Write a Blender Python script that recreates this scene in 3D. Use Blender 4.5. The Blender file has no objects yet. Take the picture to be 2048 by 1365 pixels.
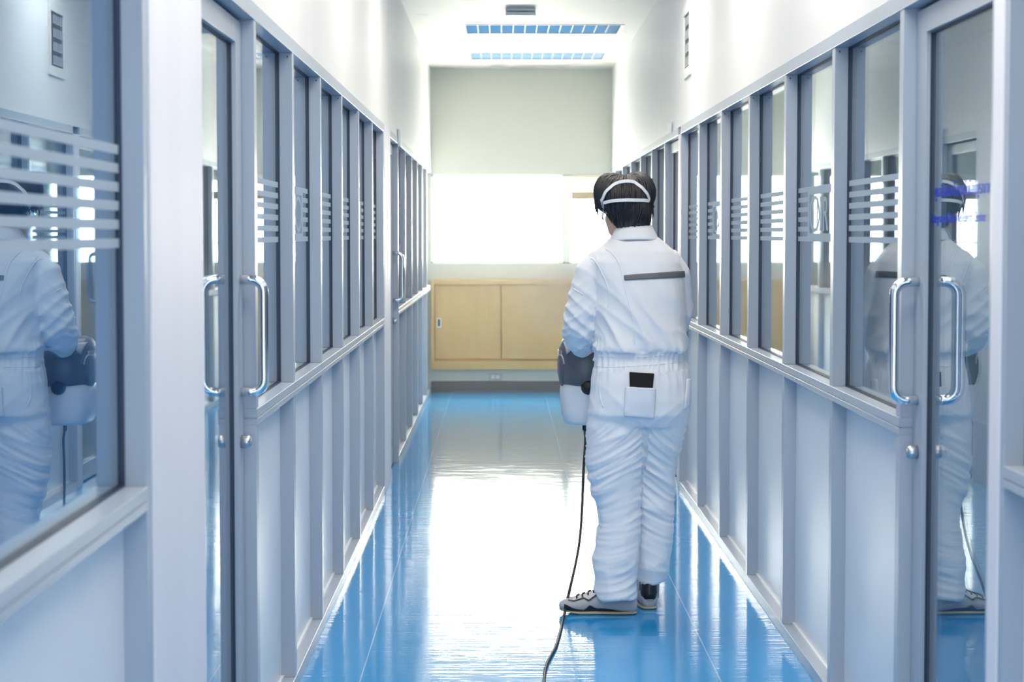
import bpy, bmesh, math, random
import numpy as np
from mathutils import Vector, Matrix, noise
from mathutils.bvhtree import BVHTree

random.seed(7)
sc = bpy.context.scene
COL = sc.collection

# ------------------------------------------------------------------ camera, sky, added lights, exposure
H = 1.47                       # eye height
F, PX, PY = 3400.0, 1024.0, 622.0
PITCH = math.atan(153 / F)
YAW = -math.atan(20 / F)
cam_data = bpy.data.cameras.new('camera')
cam_data.sensor_width = 36.0
cam_data.lens = F / 2048 * 36
cam_data.shift_y = (PY - 682.5) / 2048
cam_data.clip_start = 0.05
cam_data.dof.use_dof = True
cam_data.dof.focus_distance = 6.6
cam_data.dof.aperture_fstop = 5.0
cam = bpy.data.objects.new('camera', cam_data)
COL.objects.link(cam)
cam.location = (0, 0, H)
cam.rotation_euler = (math.pi / 2 - PITCH, 0, YAW)
sc.camera = cam
CAM_ROT = cam.rotation_euler.to_matrix()
CAM_POS = Vector((0, 0, H))


def ray(px, py):
    return CAM_ROT @ Vector(((px - PX) / F, -(py - PY) / F, -1.0))


def at(px, py, y):
    """the place at distance y down the corridor that the photograph shows at (px, py)"""
    d = ray(px, py)
    return CAM_POS + d * (y / d.y)


sc.view_settings.view_transform = 'Standard'
sc.view_settings.look = 'None'
sc.view_settings.gamma = 1.0
sc.view_settings.use_curve_mapping = False
sc.view_settings.exposure = 0.42
sc.cycles.use_denoising = True
sc.cycles.max_bounces = 14
sc.cycles.diffuse_bounces = 6
sc.cycles.glossy_bounces = 8
sc.cycles.transparent_max_bounces = 24
sc.cycles.sample_clamp_indirect = 12.0

HAZE = 0.008
SKY_FAR, SKY_NEAR = 37.0, 4.0
w = bpy.data.worlds.new('daylight')
sc.world = w
w.use_nodes = True
nt = w.node_tree
nt.nodes.clear()
tc = nt.nodes.new('ShaderNodeTexCoord')
sx = nt.nodes.new('ShaderNodeSeparateXYZ')
mr = nt.nodes.new('ShaderNodeMapRange')
mr.inputs['From Min'].default_value = -0.3
mr.inputs['From Max'].default_value = 0.3
mx = nt.nodes.new('ShaderNodeMix')
mx.data_type = 'RGBA'
mx.inputs['A'].default_value = (0.72 * SKY_NEAR, 0.86 * SKY_NEAR, 1.0 * SKY_NEAR, 1)   # shady blue sky side
mx.inputs['B'].default_value = (1.0 * SKY_FAR, 0.95 * SKY_FAR, 0.82 * SKY_FAR, 1)     # sunlit hazy side
bg = nt.nodes.new('ShaderNodeBackground')
wo = nt.nodes.new('ShaderNodeOutputWorld')
nt.links.new(tc.outputs['Generated'], sx.inputs[0])
nt.links.new(sx.outputs['Y'], mr.inputs['Value'])
nt.links.new(mr.outputs[0], mx.inputs['Factor'])
nt.links.new(mx.outputs['Result'], bg.inputs['Color'])
nt.links.new(bg.outputs[0], wo.inputs['Surface'])


def area(name, loc, rot, sx_, sy_, power, color, portal=False):
    d = bpy.data.lights.new(name, 'AREA')
    d.shape = 'RECTANGLE'
    d.size, d.size_y = sx_, sy_
    d.energy = power
    d.color = color
    if portal:
        d.cycles.is_portal = True
    o = bpy.data.objects.new(name, d)
    COL.objects.link(o)
    o.location = loc
    o.rotation_euler = rot
    return o


YEND, YBACK, ZC = 15.92, -2.6, 3.01
area('window_daylight_portal', (0.18, YEND + 0.1, 1.62), (-math.pi / 2, 0, 0), 1.7, 0.85, 1, (1, 1, 1), True)
area('entrance_daylight_portal', (0.18, YBACK - 0.05, 1.25), (math.pi / 2, 0, 0), 1.5, 2.4, 1, (1, 1, 1), True)
XL_ROOM = -2.2
FILL_POWER = 19.0
FILL_COLOR = (1.0, 0.93, 0.83)

area('left_room_fill_light', (XL_ROOM, 5.0, ZC - 0.03), (0, 0, 0), 0.6, 1.2, 16.0, (0.75, 0.88, 1.0))  # unseen light added for a blue glow behind the left glass

# ------------------------------------------------------------------ materials


def mat(name, col, rough=0.5, metal=0.0, spec=0.5, coat=0.0, bump=None, trans=0.0, sub=0.0, sheen=0.0):
    m = bpy.data.materials.new(name)
    m.use_nodes = True
    n = m.node_tree.nodes
    p = n['Principled BSDF']
    p.inputs['Base Color'].default_value = (*col, 1)
    p.inputs['Roughness'].default_value = rough
    p.inputs['Metallic'].default_value = metal
    p.inputs['Specular IOR Level'].default_value = spec
    p.inputs['Coat Weight'].default_value = coat
    p.inputs['Coat Roughness'].default_value = 0.08
    p.inputs['Transmission Weight'].default_value = trans
    p.inputs['Sheen Weight'].default_value = sheen
    if bump:
        scale, strength, dist = bump[:3]
        stretch = bump[3] if len(bump) > 3 else (1, 1, 1)
        detail = bump[4] if len(bump) > 4 else 3.0
        t = n.new('ShaderNodeTexCoord')
        mp = n.new('ShaderNodeMapping')
        mp.inputs['Scale'].default_value = stretch
        no = n.new('ShaderNodeTexNoise')
        no.inputs['Scale'].default_value = scale
        no.inputs['Detail'].default_value = detail
        b = n.new('ShaderNodeBump')
        b.inputs['Strength'].default_value = strength
        b.inputs['Distance'].default_value = dist
        L = m.node_tree.links
        L.new(t.outputs['Object'], mp.inputs[0])
        L.new(mp.outputs[0], no.inputs['Vector'])
        L.new(no.outputs[0], b.inputs['Height'])
        L.new(b.outputs[0], p.inputs['Normal'])
    return m


def vary(m, col2, scale, stretch=(1, 1, 1), lo=0.35, hi=0.65):
    """wear and grain: a second colour mixed in by noise"""
    n, L = m.node_tree.nodes, m.node_tree.links
    p = n['Principled BSDF']
    t = n.new('ShaderNodeTexCoord')
    mp = n.new('ShaderNodeMapping')
    mp.inputs['Scale'].default_value = stretch
    no = n.new('ShaderNodeTexNoise')
    no.inputs['Scale'].default_value = scale
    no.inputs['Detail'].default_value = 5
    r = n.new('ShaderNodeMapRange')
    r.inputs['From Min'].default_value = lo
    r.inputs['From Max'].default_value = hi
    mix = n.new('ShaderNodeMix')
    mix.data_type = 'RGBA'
    mix.inputs['A'].default_value = p.inputs['Base Color'].default_value
    mix.inputs['B'].default_value = (*col2, 1)
    L.new(t.outputs['Object'], mp.inputs[0])
    L.new(mp.outputs[0], no.inputs['Vector'])
    L.new(no.outputs[0], r.inputs['Value'])
    L.new(r.outputs[0], mix.inputs['Factor'])
    L.new(mix.outputs['Result'], p.inputs['Base Color'])
    return m


M = {}
M['wall'] = mat('white_wall_paint', (0.735, 0.735, 0.74), 0.40, spec=0.45, bump=(1.0, 1.0, 0.0085, (0, 4.2, 0.05), 1.0))
M['end_wall'] = mat('cream_wall_paint', (0.60, 0.60, 0.53), 0.6)
M['ceiling'] = vary(mat('white_ceiling_paint', (0.62, 0.615, 0.585), 0.6, bump=(3.0, 0.2, 0.01)), (0.47, 0.47, 0.46), 2.2, (1.0, 0.9, 1), 0.54, 0.60)
M['alu'] = mat('painted_aluminium', (0.385, 0.44, 0.515), 0.33, spec=0.7)
M['alu_clear'] = mat('satin_aluminium', (0.63, 0.65, 0.68), 0.22, metal=0.25, spec=0.6)
M['panel'] = mat('white_infill_panel', (0.76, 0.79, 0.83), 0.33, spec=0.6)
M['pier'] = vary(mat('white_pier_panel', (0.80, 0.80, 0.84), 0.55, spec=0.25), (0.76, 0.76, 0.81), 2.0, (1, 2, 0.3))
M['gasket'] = mat('dark_rubber_gasket', (0.02, 0.035, 0.07), 0.45)
M['chrome'] = mat('chrome', (0.78, 0.80, 0.83), 0.07, metal=1.0)
M['steel'] = mat('brushed_steel', (0.55, 0.57, 0.60), 0.3, metal=0.9)
M['black'] = mat('black_plastic', (0.012, 0.013, 0.016), 0.4)
M['screw'] = mat('dark_screw', (0.05, 0.07, 0.10), 0.4, metal=0.5)
M['wood'] = vary(mat('maple_laminate', (0.70, 0.44, 0.18), 0.4, spec=0.3), (0.675, 0.415, 0.165), 6.0, (3.0, 3.0, 0.35))
M['dark_base'] = mat('grey_vinyl_base', (0.10, 0.105, 0.12), 0.5)
M['outlet'] = mat('outlet_plate', (0.50, 0.49, 0.45), 0.4)
M['outlet_face'] = mat('outlet_socket', (0.80, 0.79, 0.74), 0.4)
M['white_plastic'] = mat('white_plastic', (0.80, 0.80, 0.78), 0.4)
M['winframe'] = mat('cream_window_frame', (0.80, 0.78, 0.70), 0.4)
M['blind'] = mat('blind_slat', (0.86, 0.85, 0.80), 0.5)
M['brown'] = mat('brown_rail', (0.38, 0.25, 0.12), 0.5)
M['louvre'] = mat('mirror_louvre', (0.80, 0.85, 0.92), 0.22, metal=0.75)
M['lampwhite'] = mat('lamp_white_enamel', (0.85, 0.85, 0.82), 0.35)
M['tube'] = mat('lamp_tube_glass', (0.88, 0.88, 0.86), 0.2)
M['greybox'] = mat('grey_device_shell', (0.78, 0.81, 0.86), 0.45)
M['shutter'] = mat('grey_vent_shutter', (0.24, 0.26, 0.30), 0.4)
M['vent_dark'] = mat('vent_recess', (0.05, 0.06, 0.07), 0.6)
M['vent_frame'] = mat('vent_frame_plate', (0.66, 0.66, 0.64), 0.45)
m = mat('blue_vinyl_lettering', (0.02, 0.05, 0.75), 0.35)
n, L = m.node_tree.nodes, m.node_tree.links
t_ = n.new('ShaderNodeBsdfTransparent')
t_.inputs[0].default_value = (0.75, 0.78, 1.0, 1)
mxs = n.new('ShaderNodeMixShader')
mxs.inputs[0].default_value = 0.55
L.new(t_.outputs[0], mxs.inputs[1])
L.new(n['Principled BSDF'].outputs[0], mxs.inputs[2])
L.new(mxs.outputs[0], n['Material Output'].inputs['Surface'])
M['letter'] = m
M['blue_lit_room'] = mat('blue_lit_room_paint', (0.05, 0.24, 0.52), 0.7)  # the left room's blue light is put into its wall colour
M['room'] = mat('side_room_paint', (0.42, 0.50, 0.58), 0.7)

# frosted film: a translucent diffuse layer
m = bpy.data.materials.new('frosted_film')
m.use_nodes = True
n, L = m.node_tree.nodes, m.node_tree.links
n.clear()
o_ = n.new('ShaderNodeOutputMaterial')
d_ = n.new('ShaderNodeBsdfDiffuse')
d_.inputs[0].default_value = (0.66, 0.74, 0.80, 1)
t_ = n.new('ShaderNodeBsdfTranslucent')
t_.inputs[0].default_value = (0.70, 0.78, 0.84, 1)
tr_ = n.new('ShaderNodeBsdfTransparent')
tr_.inputs[0].default_value = (0.8, 0.88, 0.92, 1)
m1, m2 = n.new('ShaderNodeMixShader'), n.new('ShaderNodeMixShader')
m1.inputs[0].default_value = 0.4
m2.inputs[0].default_value = 0.25
L.new(d_.outputs[0], m1.inputs[1])
L.new(t_.outputs[0], m1.inputs[2])
L.new(m1.outputs[0], m2.inputs[1])
L.new(tr_.outputs[0], m2.inputs[2])
L.new(m2.outputs[0], o_.inputs[0])
M['frost'] = m


def glass(name, tint, r0, refl=(0.95, 0.98, 1.0)):
    m = bpy.data.materials.new(name)
    m.use_nodes = True
    n, L = m.node_tree.nodes, m.node_tree.links
    n.clear()
    o_ = n.new('ShaderNodeOutputMaterial')
    tr = n.new('ShaderNodeBsdfTransparent')
    tr.inputs[0].default_value = (*tint, 1)
    gl = n.new('ShaderNodeBsdfGlossy')
    gl.inputs['Roughness'].default_value = 0.0
    gl.inputs['Color'].default_value = (*refl, 1)
    lw = n.new('ShaderNodeLayerWeight')
    lw.inputs['Blend'].default_value = 0.5
    po = n.new('ShaderNodeMath')
    po.operation = 'POWER'
    po.inputs[1].default_value = 5.0
    ma = n.new('ShaderNodeMath')
    ma.operation = 'MULTIPLY_ADD'
    ma.inputs[1].default_value = 1 - r0
    ma.inputs[2].default_value = r0
    mix = n.new('ShaderNodeMixShader')
    L.new(lw.outputs['Facing'], po.inputs[0])
    L.new(po.outputs[0], ma.inputs[0])
    L.new(ma.outputs[0], mix.inputs[0])
    L.new(tr.outputs[0], mix.inputs[1])
    L.new(gl.outputs[0], mix.inputs[2])
    L.new(mix.outputs[0], o_.inputs[0])
    return m


M['glass'] = glass('partition_glass', (0.80, 0.89, 0.95), 0.16)
M['blue_glass'] = glass('tinted_partition_glass', (0.60, 0.82, 0.97), 0.27, (0.84, 0.93, 1.0))
M['clear_glass'] = glass('window_glass', (0.97, 0.98, 0.97), 0.04)

# blue epoxy floor with faint cross ripples, pale sheet seams and scuffs
m = mat('blue_epoxy_floor', (0.012, 0.17, 0.56), 0.09, spec=0.6, coat=0.3)
n, L = m.node_tree.nodes, m.node_tree.links
p = n['Principled BSDF']
p.inputs['Coat Roughness'].default_value = 0.05
t = n.new('ShaderNodeTexCoord')
mp = n.new('ShaderNodeMapping')
mp.inputs['Scale'].default_value = (2.2, 46, 1)
no = n.new('ShaderNodeTexNoise')
no.inputs['Scale'].default_value = 1.0
no.inputs['Detail'].default_value = 3
b = n.new('ShaderNodeBump')
b.inputs['Strength'].default_value = 0.5
b.inputs['Distance'].default_value = 0.0018
no2 = n.new('ShaderNodeTexNoise')
no2.inputs['Scale'].default_value = 1.6
no2.inputs['Detail'].default_value = 2
b2 = n.new('ShaderNodeBump')
b2.inputs['Strength'].default_value = 0.5
b2.inputs['Distance'].default_value = 0.004
L.new(t.outputs['Object'], mp.inputs[0])
L.new(mp.outputs[0], no.inputs['Vector'])
L.new(no.outputs[0], b.inputs['Height'])
L.new(t.outputs['Object'], no2.inputs['Vector'])
L.new(no2.outputs[0], b2.inputs['Height'])
L.new(b2.outputs[0], b.inputs['Normal'])
L.new(b.outputs[0], p.inputs['Normal'])
L.new(b.outputs[0], p.inputs['Coat Normal'])
sp = n.new('ShaderNodeSeparateXYZ')
L.new(t.outputs['Object'], sp.inputs[0])
acc = None
for xs in (-0.468, 0.395, 0.72):
    s1 = n.new('ShaderNodeMath'); s1.operation = 'COMPARE'
    s1.inputs[1].default_value = xs
    s1.inputs[2].default_value = 0.0013
    L.new(sp.outputs['X'], s1.inputs[0])
    if xs == 0.395:
        far = n.new('ShaderNodeMath'); far.operation = 'GREATER_THAN'; far.inputs[1].default_value = 7.6
        L.new(sp.outputs['Y'], far.inputs[0])
        s2 = n.new('ShaderNodeMath'); s2.operation = 'MULTIPLY'
        L.new(s1.outputs[0], s2.inputs[0]); L.new(far.outputs[0], s2.inputs[1])
        s1 = s2
    if acc is None:
        acc = s1
    else:
        a = n.new('ShaderNodeMath'); a.operation = 'MAXIMUM'
        L.new(acc.outputs[0], a.inputs[0]); L.new(s1.outputs[0], a.inputs[1])
        acc = a
no3 = n.new('ShaderNodeTexNoise')
no3.inputs['Scale'].default_value = 2.5
no3.inputs['Detail'].default_value = 6
L.new(t.outputs['Object'], no3.inputs['Vector'])
c1 = n.new('ShaderNodeMix'); c1.data_type = 'RGBA'
c1.inputs['A'].default_value = (0.016, 0.27, 0.62, 1)
c1.inputs['B'].default_value = (0.028, 0.36, 0.76, 1)
L.new(no3.outputs[0], c1.inputs['Factor'])
c2 = n.new('ShaderNodeMix'); c2.data_type = 'RGBA'
c2.inputs['B'].default_value = (0.55, 0.70, 0.85, 1)
L.new(acc.outputs[0], c2.inputs['Factor'])
L.new(c1.outputs['Result'], c2.inputs['A'])
L.new(c2.outputs['Result'], p.inputs['Base Color'])
M['floor'] = m

# ------------------------------------------------------------------ mesh helpers


def link(name, me, material, parent=None):
    o = bpy.data.objects.new(name, me)
    COL.objects.link(o)
    for mm in (material if isinstance(material, (list, tuple)) else [material]):
        me.materials.append(mm)
    if parent is not None:
        o.parent = parent
    return o


class MB:
    def __init__(s):
        s.v, s.f, s.smooth = [], [], []

    def add(s, vs, fs, smooth=False):
        k = len(s.v)
        s.v += [tuple(v) for v in vs]
        s.f += [tuple(i + k for i in f) for f in fs]
        s.smooth += [smooth] * len(fs)
        return s

    def box(s, x0, x1, y0, y1, z0, z1):
        x0, x1 = min(x0, x1), max(x0, x1)
        y0, y1 = min(y0, y1), max(y0, y1)
        z0, z1 = min(z0, z1), max(z0, z1)
        vs = [(x, y, z) for z in (z0, z1) for y in (y0, y1) for x in (x0, x1)]
        return s.add(vs, [(0, 2, 3, 1), (4, 5, 7, 6), (0, 1, 5, 4), (2, 6, 7, 3), (0, 4, 6, 2), (1, 3, 7, 5)])

    def loft(s, rings, cap=True, smooth=True):
        nn = len(rings[0])
        vs = [p for r in rings for p in r]
        fs = []
        for i in range(len(rings) - 1):
            for j in range(nn):
                a, b_ = i * nn + j, i * nn + (j + 1) % nn
                fs.append((a, b_, b_ + nn, a + nn))
        if cap:
            fs.append(tuple(range(nn - 1, -1, -1)))
            fs.append(tuple((len(rings) - 1) * nn + j for j in range(nn)))
        return s.add(vs, fs, smooth)

    def tube(s, pts, r, nn=10, flat=1.0, up=None):
        """r: radius or a list of radii (a pair gives an ellipse)"""
        pts = [Vector(p) for p in pts]
        rings = []
        ref = Vector(up) if up else None
        prev = None
        for i, p in enumerate(pts):
            a = pts[max(i - 1, 0)]
            b_ = pts[min(i + 1, len(pts) - 1)]
            t = (b_ - a).normalized()
            if ref is not None:
                u = ref - t * ref.dot(t)
            elif prev is None:
                g = Vector((0, 0, 1)) if abs(t.z) < 0.9 else Vector((1, 0, 0))
                u = g - t * g.dot(t)
            else:
                u = prev - t * prev.dot(t)
            u.normalize()
            prev = u
            w_ = t.cross(u)
            ri = r[i] if isinstance(r, (list, tuple)) else r
            ra, rb = ri if isinstance(ri, (list, tuple)) else (ri, ri * flat)
            rings.append([p + u * (ra * math.cos(2 * math.pi * k / nn)) + w_ * (rb * math.sin(2 * math.pi * k / nn)) for k in range(nn)])
        return s.loft(rings)

    def cyl(s, p0, p1, r, nn=20):
        return s.tube([p0, p1], r, nn)

    def ball(s, c, rx, ry, rz, nu=20, nv=12, rot=None):
        c = Vector(c)
        rings = []
        for i in range(1, nv):
            th = math.pi * i / nv
            ring = []
            for j in range(nu):
                ph = 2 * math.pi * j / nu
                q = Vector((rx * math.sin(th) * math.cos(ph), ry * math.sin(th) * math.sin(ph), -rz * math.cos(th)))
                if rot is not None:
                    q = rot @ q
                ring.append(c + q)
            rings.append(ring)
        return s.loft(rings)

    def mesh(s, name, origin=(0, 0, 0)):
        me = bpy.data.meshes.new(name)
        o = Vector(origin)
        me.from_pydata([tuple(Vector(v) - o) for v in s.v], [], s.f)
        for p_, sm in zip(me.polygons, s.smooth):
            p_.use_smooth = sm
        bm = bmesh.new()
        bm.from_mesh(me)
        bmesh.ops.recalc_face_normals(bm, faces=bm.faces)
        bm.to_mesh(me)
        bm.free()
        me.update()
        return me

    def build(s, name, material, parent=None, bevel=0.0, origin=None):
        org = parent.matrix_basis.translation if parent is not None else (origin or (0, 0, 0))
        if parent is not None and parent.parent is not None:
            org = Vector(org) + parent.parent.matrix_basis.translation
        o = link(name, s.mesh(name, org), material, parent)
        if parent is None and origin:
            o.location = origin
        elif parent is not None and parent.type == 'MESH' and parent.parent is not None:
            pass
        if bevel:
            b_ = o.modifiers.new('bevel', 'BEVEL')
            b_.width = bevel
            b_.segments = 2
            b_.limit_method = 'ANGLE'
        return o


def tag(o, label, cat, group=None, kind=None):
    o['label'] = label
    o['category'] = cat
    if group:
        o['group'] = group
    if kind:
        o['kind'] = kind
    return o


def empty(name, loc, label, cat, group=None, kind=None):
    o = bpy.data.objects.new(name, None)
    COL.objects.link(o)
    o.location = loc
    o.empty_display_size = 0.1
    return tag(o, label, cat, group, kind)


def struct(o, label, cat):
    return tag(o, label, cat, None, 'structure')


# ------------------------------------------------------------------ the shell
XF = {-1: 0.665, 1: 1.025}          # front planes of the partitions
SIDE = {-1: 'left', 1: 'right'}
PW, PD = 0.0445, 0.100              # aluminium box section
GD = 0.050                          # glass depth behind the front plane
ZB, ZS0, ZS1, ZH0, ZH1 = 0.0445, 0.954, 0.998, 2.045, 2.0895
XL, XR = -XF[-1], XF[1]
RW = 2.6                            # depth of the side rooms


def sb(mb, side, d0, d1, y0, y1, z0, z1):
    return mb.box(side * (XF[side] + d0), side * (XF[side] + d1), y0, y1, z0, z1)


mb = MB().box(XL - PD - RW, XR + PD + RW, YBACK, YEND + 0.12, -0.08, 0.0)
struct(mb.build('floor', M['floor']), 'glossy blue epoxy floor running down the corridor', 'floor')
TX0, TX1, TD = -0.29, 0.90, 0.285
LIGHT_Y = (10.91, 12.84, 14.77)
mb = MB()
mb.box(XL - PD - RW, XR + PD + RW, YBACK, YEND + 0.12, ZC + 0.06, ZC + 0.12)
mb.box(XL - PD - RW, TX0 + 0.004, YBACK, YEND + 0.12, ZC, ZC + 0.06)
mb.box(TX1 - 0.004, XR + PD + RW, YBACK, YEND + 0.12, ZC, ZC + 0.06)
cy = YBACK
for yc in LIGHT_Y + (99.0,):
    mb.box(TX0 + 0.004, TX1 - 0.004, cy, min(yc - TD + 0.004, YEND + 0.12), ZC, ZC + 0.06)
    cy = yc + TD - 0.004
struct(mb.build('ceiling', M['ceiling']), 'white plaster ceiling over the corridor', 'ceiling')

# end wall with the window opening
WX0, WX1, WZ0, WZ1 = -0.665, 1.02, 1.195, 2.03
mb = MB()
mb.box(XL - PD - RW, XR + PD + RW, YEND, YEND + 0.12, 0, WZ0)
mb.box(XL - PD - RW, XR + PD + RW, YEND, YEND + 0.12, WZ1, ZC)
mb.box(XL - PD - RW, WX0, YEND, YEND + 0.12, WZ0, WZ1)
mb.box(WX1, XR + PD + RW, YEND, YEND + 0.12, WZ0, WZ1)
struct(mb.build('wall_end', M['end_wall']), 'cream end wall above and below the bright window', 'wall')
mb = MB().box(XL, XR, YEND - 0.012, YEND, 0.0, 0.092)
struct(mb.build('baseboard_end', M['dark_base'], bevel=0.002), 'dark grey baseboard along the foot of the end wall', 'baseboard')

# back wall behind the viewer: a wide glazed entrance stands open to daylight
mb = MB()
mb.box(XL - PD - RW, -0.57, YBACK - 0.12, YBACK, 0, ZC)
mb.box(0.93, XR + PD + RW, YBACK - 0.12, YBACK, 0, ZC)
mb.box(-0.57, 0.93, YBACK - 0.12, YBACK, 2.45, ZC)
struct(mb.build('wall_back', M['wall']), 'white wall with the open corridor entrance behind the viewer', 'wall')

# outer walls of the dim side rooms
for side in (-1, 1):
    mb = MB()
    xo = side * (XF[side] + PD + RW)
    mb.box(xo, xo + side * 0.08, YBACK, YEND, 0, ZC)
    struct(mb.build('wall_%s_room' % SIDE[side], M['blue_lit_room'] if side < 0 else M['room']), 'dim grey-blue far wall of the %s-hand laboratory room' % SIDE[side], 'wall')

# layout along each side: (kind, near y, far y); wide = solid pier
LAY = {
    -1: dict(piers=[(3.17, 3.77), (9.57, 10.10)], doors=[(3.77, 4.586), (10.10, 10.90)],
             posts=[4.586 + 0.8306 * k for k in range(6)] + [10.90 + 0.8306 * k for k in range(6)],
             first=(1.55, 3.17)),
    1: dict(piers=[(3.447, 3.57), (9.75, 9.90)], doors=[(3.57, 4.356), (9.90, 10.72)],
            posts=[4.356 + 0.899 * k for k in range(6)] + [10.72 + 0.94 * k for k in range(6)],
            first=(1.90, 3.447)),
}
ORD = ['first', 'second', 'third', 'fourth', 'fifth', 'sixth', 'seventh', 'eighth', 'ninth', 'tenth', 'eleventh', 'twelfth', 'thirteenth', 'fourteenth']
win_no = [1]
FROST_Z = [1.445 + 0.0346 * k for k in range(6)]


def pane(side, y0, y1, label, stripes=True, logo=False, z0=ZS1, z1=ZH0):
    """one fixed pane with its rubber gasket and frosted film"""
    s = side
    x = s * (XF[s] + GD)
    root = empty('window_%d' % win_no[0], (x, (y0 + y1) / 2, z0), label, 'window', None, 'structure')
    win_no[0] += 1
    g = MB()
    sb(g, s, GD - 0.003, GD + 0.003, y0, y1, z0, z1)
    g.build('glass_pane', M['blue_glass'] if s < 0 and y1 < 3.3 else M['glass'], root)
    k = MB()
    for d0, d1 in ((GD - 0.0095, GD - 0.003), (GD + 0.003, GD + 0.0095)):
        sb(k, s, d0, d1, y0, y0 + 0.005, z0, z1)
        sb(k, s, d0, d1, y1 - 0.005, y1, z0, z1)
        sb(k, s, d0, d1, y0 + 0.005, y1 - 0.005, z0, z0 + 0.004)
        sb(k, s, d0, d1, y0 + 0.005, y1 - 0.005, z1 - 0.004, z1)
    k.build('gasket', M['gasket'], root)
    if stripes:
        fm = MB()
        a, b_ = y0 + 0.005, y1 - 0.005
        d0, d1 = GD - 0.0042, GD - 0.0032
        if logo:
            c = (y0 + y1) / 2
            l0, l1 = c - 0.23, c + 0.23
            for z in FROST_Z:
                sb(fm, s, d0, d1, a, l0, z, z + 0.0172)
                sb(fm, s, d0, d1, l1, b_, z, z + 0.0172)
            zt = FROST_Z[-1] + 0.0172
            # emblem block: frosted bands top and bottom, a ring and letter strokes cut in between
            sb(fm, s, d0, d1, l0, l1, zt - 0.028, zt)
            sb(fm, s, d0, d1, l0, l1, FROST_Z[0], FROST_Z[0] + 0.028)
            sb(fm, s, d0, d1, l0, l0 + 0.028, FROST_Z[0] + 0.028, zt - 0.028)
            sb(fm, s, d0, d1, l1 - 0.028, l1, FROST_Z[0] + 0.028, zt - 0.028)
        else:
            for z in FROST_Z:
                sb(fm, s, d0, d1, a, b_, z, z + 0.0172)
        fm.build('frosted_stripes', M['frost'], root)
        if logo:
            c = (y0 + y1) / 2
            zm = (FROST_Z[0] + FROST_Z[-1] + 0.0172) / 2
            em = MB()
            R0, R1 = 0.050, 0.062
            vs, fs = [], []
            nn = 36
            xx = s * (XF[s] + GD - 0.0040)
            for q in range(nn):
                th = 2 * math.pi * q / nn
                for R in (R0, R1):
                    for dx in (0, s * 0.0006):
                        vs.append((xx + dx, c + 0.10 + 1.5 * R * math.cos(th), zm + R * math.sin(th)))
            for q in range(nn):
                a_, n_ = q * 4, ((q + 1) % nn) * 4
                fs += [(a_, n_, n_ + 2, a_ + 2), (a_ + 1, a_ + 3, n_ + 3, n_ + 1), (a_, a_ + 1, n_ + 1, n_), (a_ + 2, n_ + 2, n_ + 3, a_ + 3)]
            em.add(vs, fs)
            em.build('frosted_ring', M['frost'], root)
            text_on(side, 'NR', c + (0.075 if side > 0 else -0.20), zm - 0.058, 0.165, GD - 0.0036, M['frost'], root, 'frosted_letters', 0.0006, 0.92)
    return root


def text_on(side, body, y, z, size, depth, material, parent, name, thick=0.0004, xs=1.0, align='LEFT'):
    cu = bpy.data.curves.new(name, 'FONT')
    cu.body = body
    cu.size = size
    cu.extrude = thick
    cu.align_x = align
    o = bpy.data.objects.new(name, cu)
    COL.objects.link(o)
    dg = bpy.context.evaluated_depsgraph_get()
    me = bpy.data.meshes.new_from_object(o.evaluated_get(dg))
    bpy.data.objects.remove(o)
    base = Vector((side * (XF[side] + depth), y, z))
    # read from inside the corridor: on the right side the line runs towards the viewer
    for v in me.vertices:
        lx, ly, lz = v.co
        v.co = base + Vector((-side * lz, -side * lx * xs, ly)) - parent.matrix_basis.translation
    me.materials.clear()
    return link(name, me, material, parent)


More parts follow.
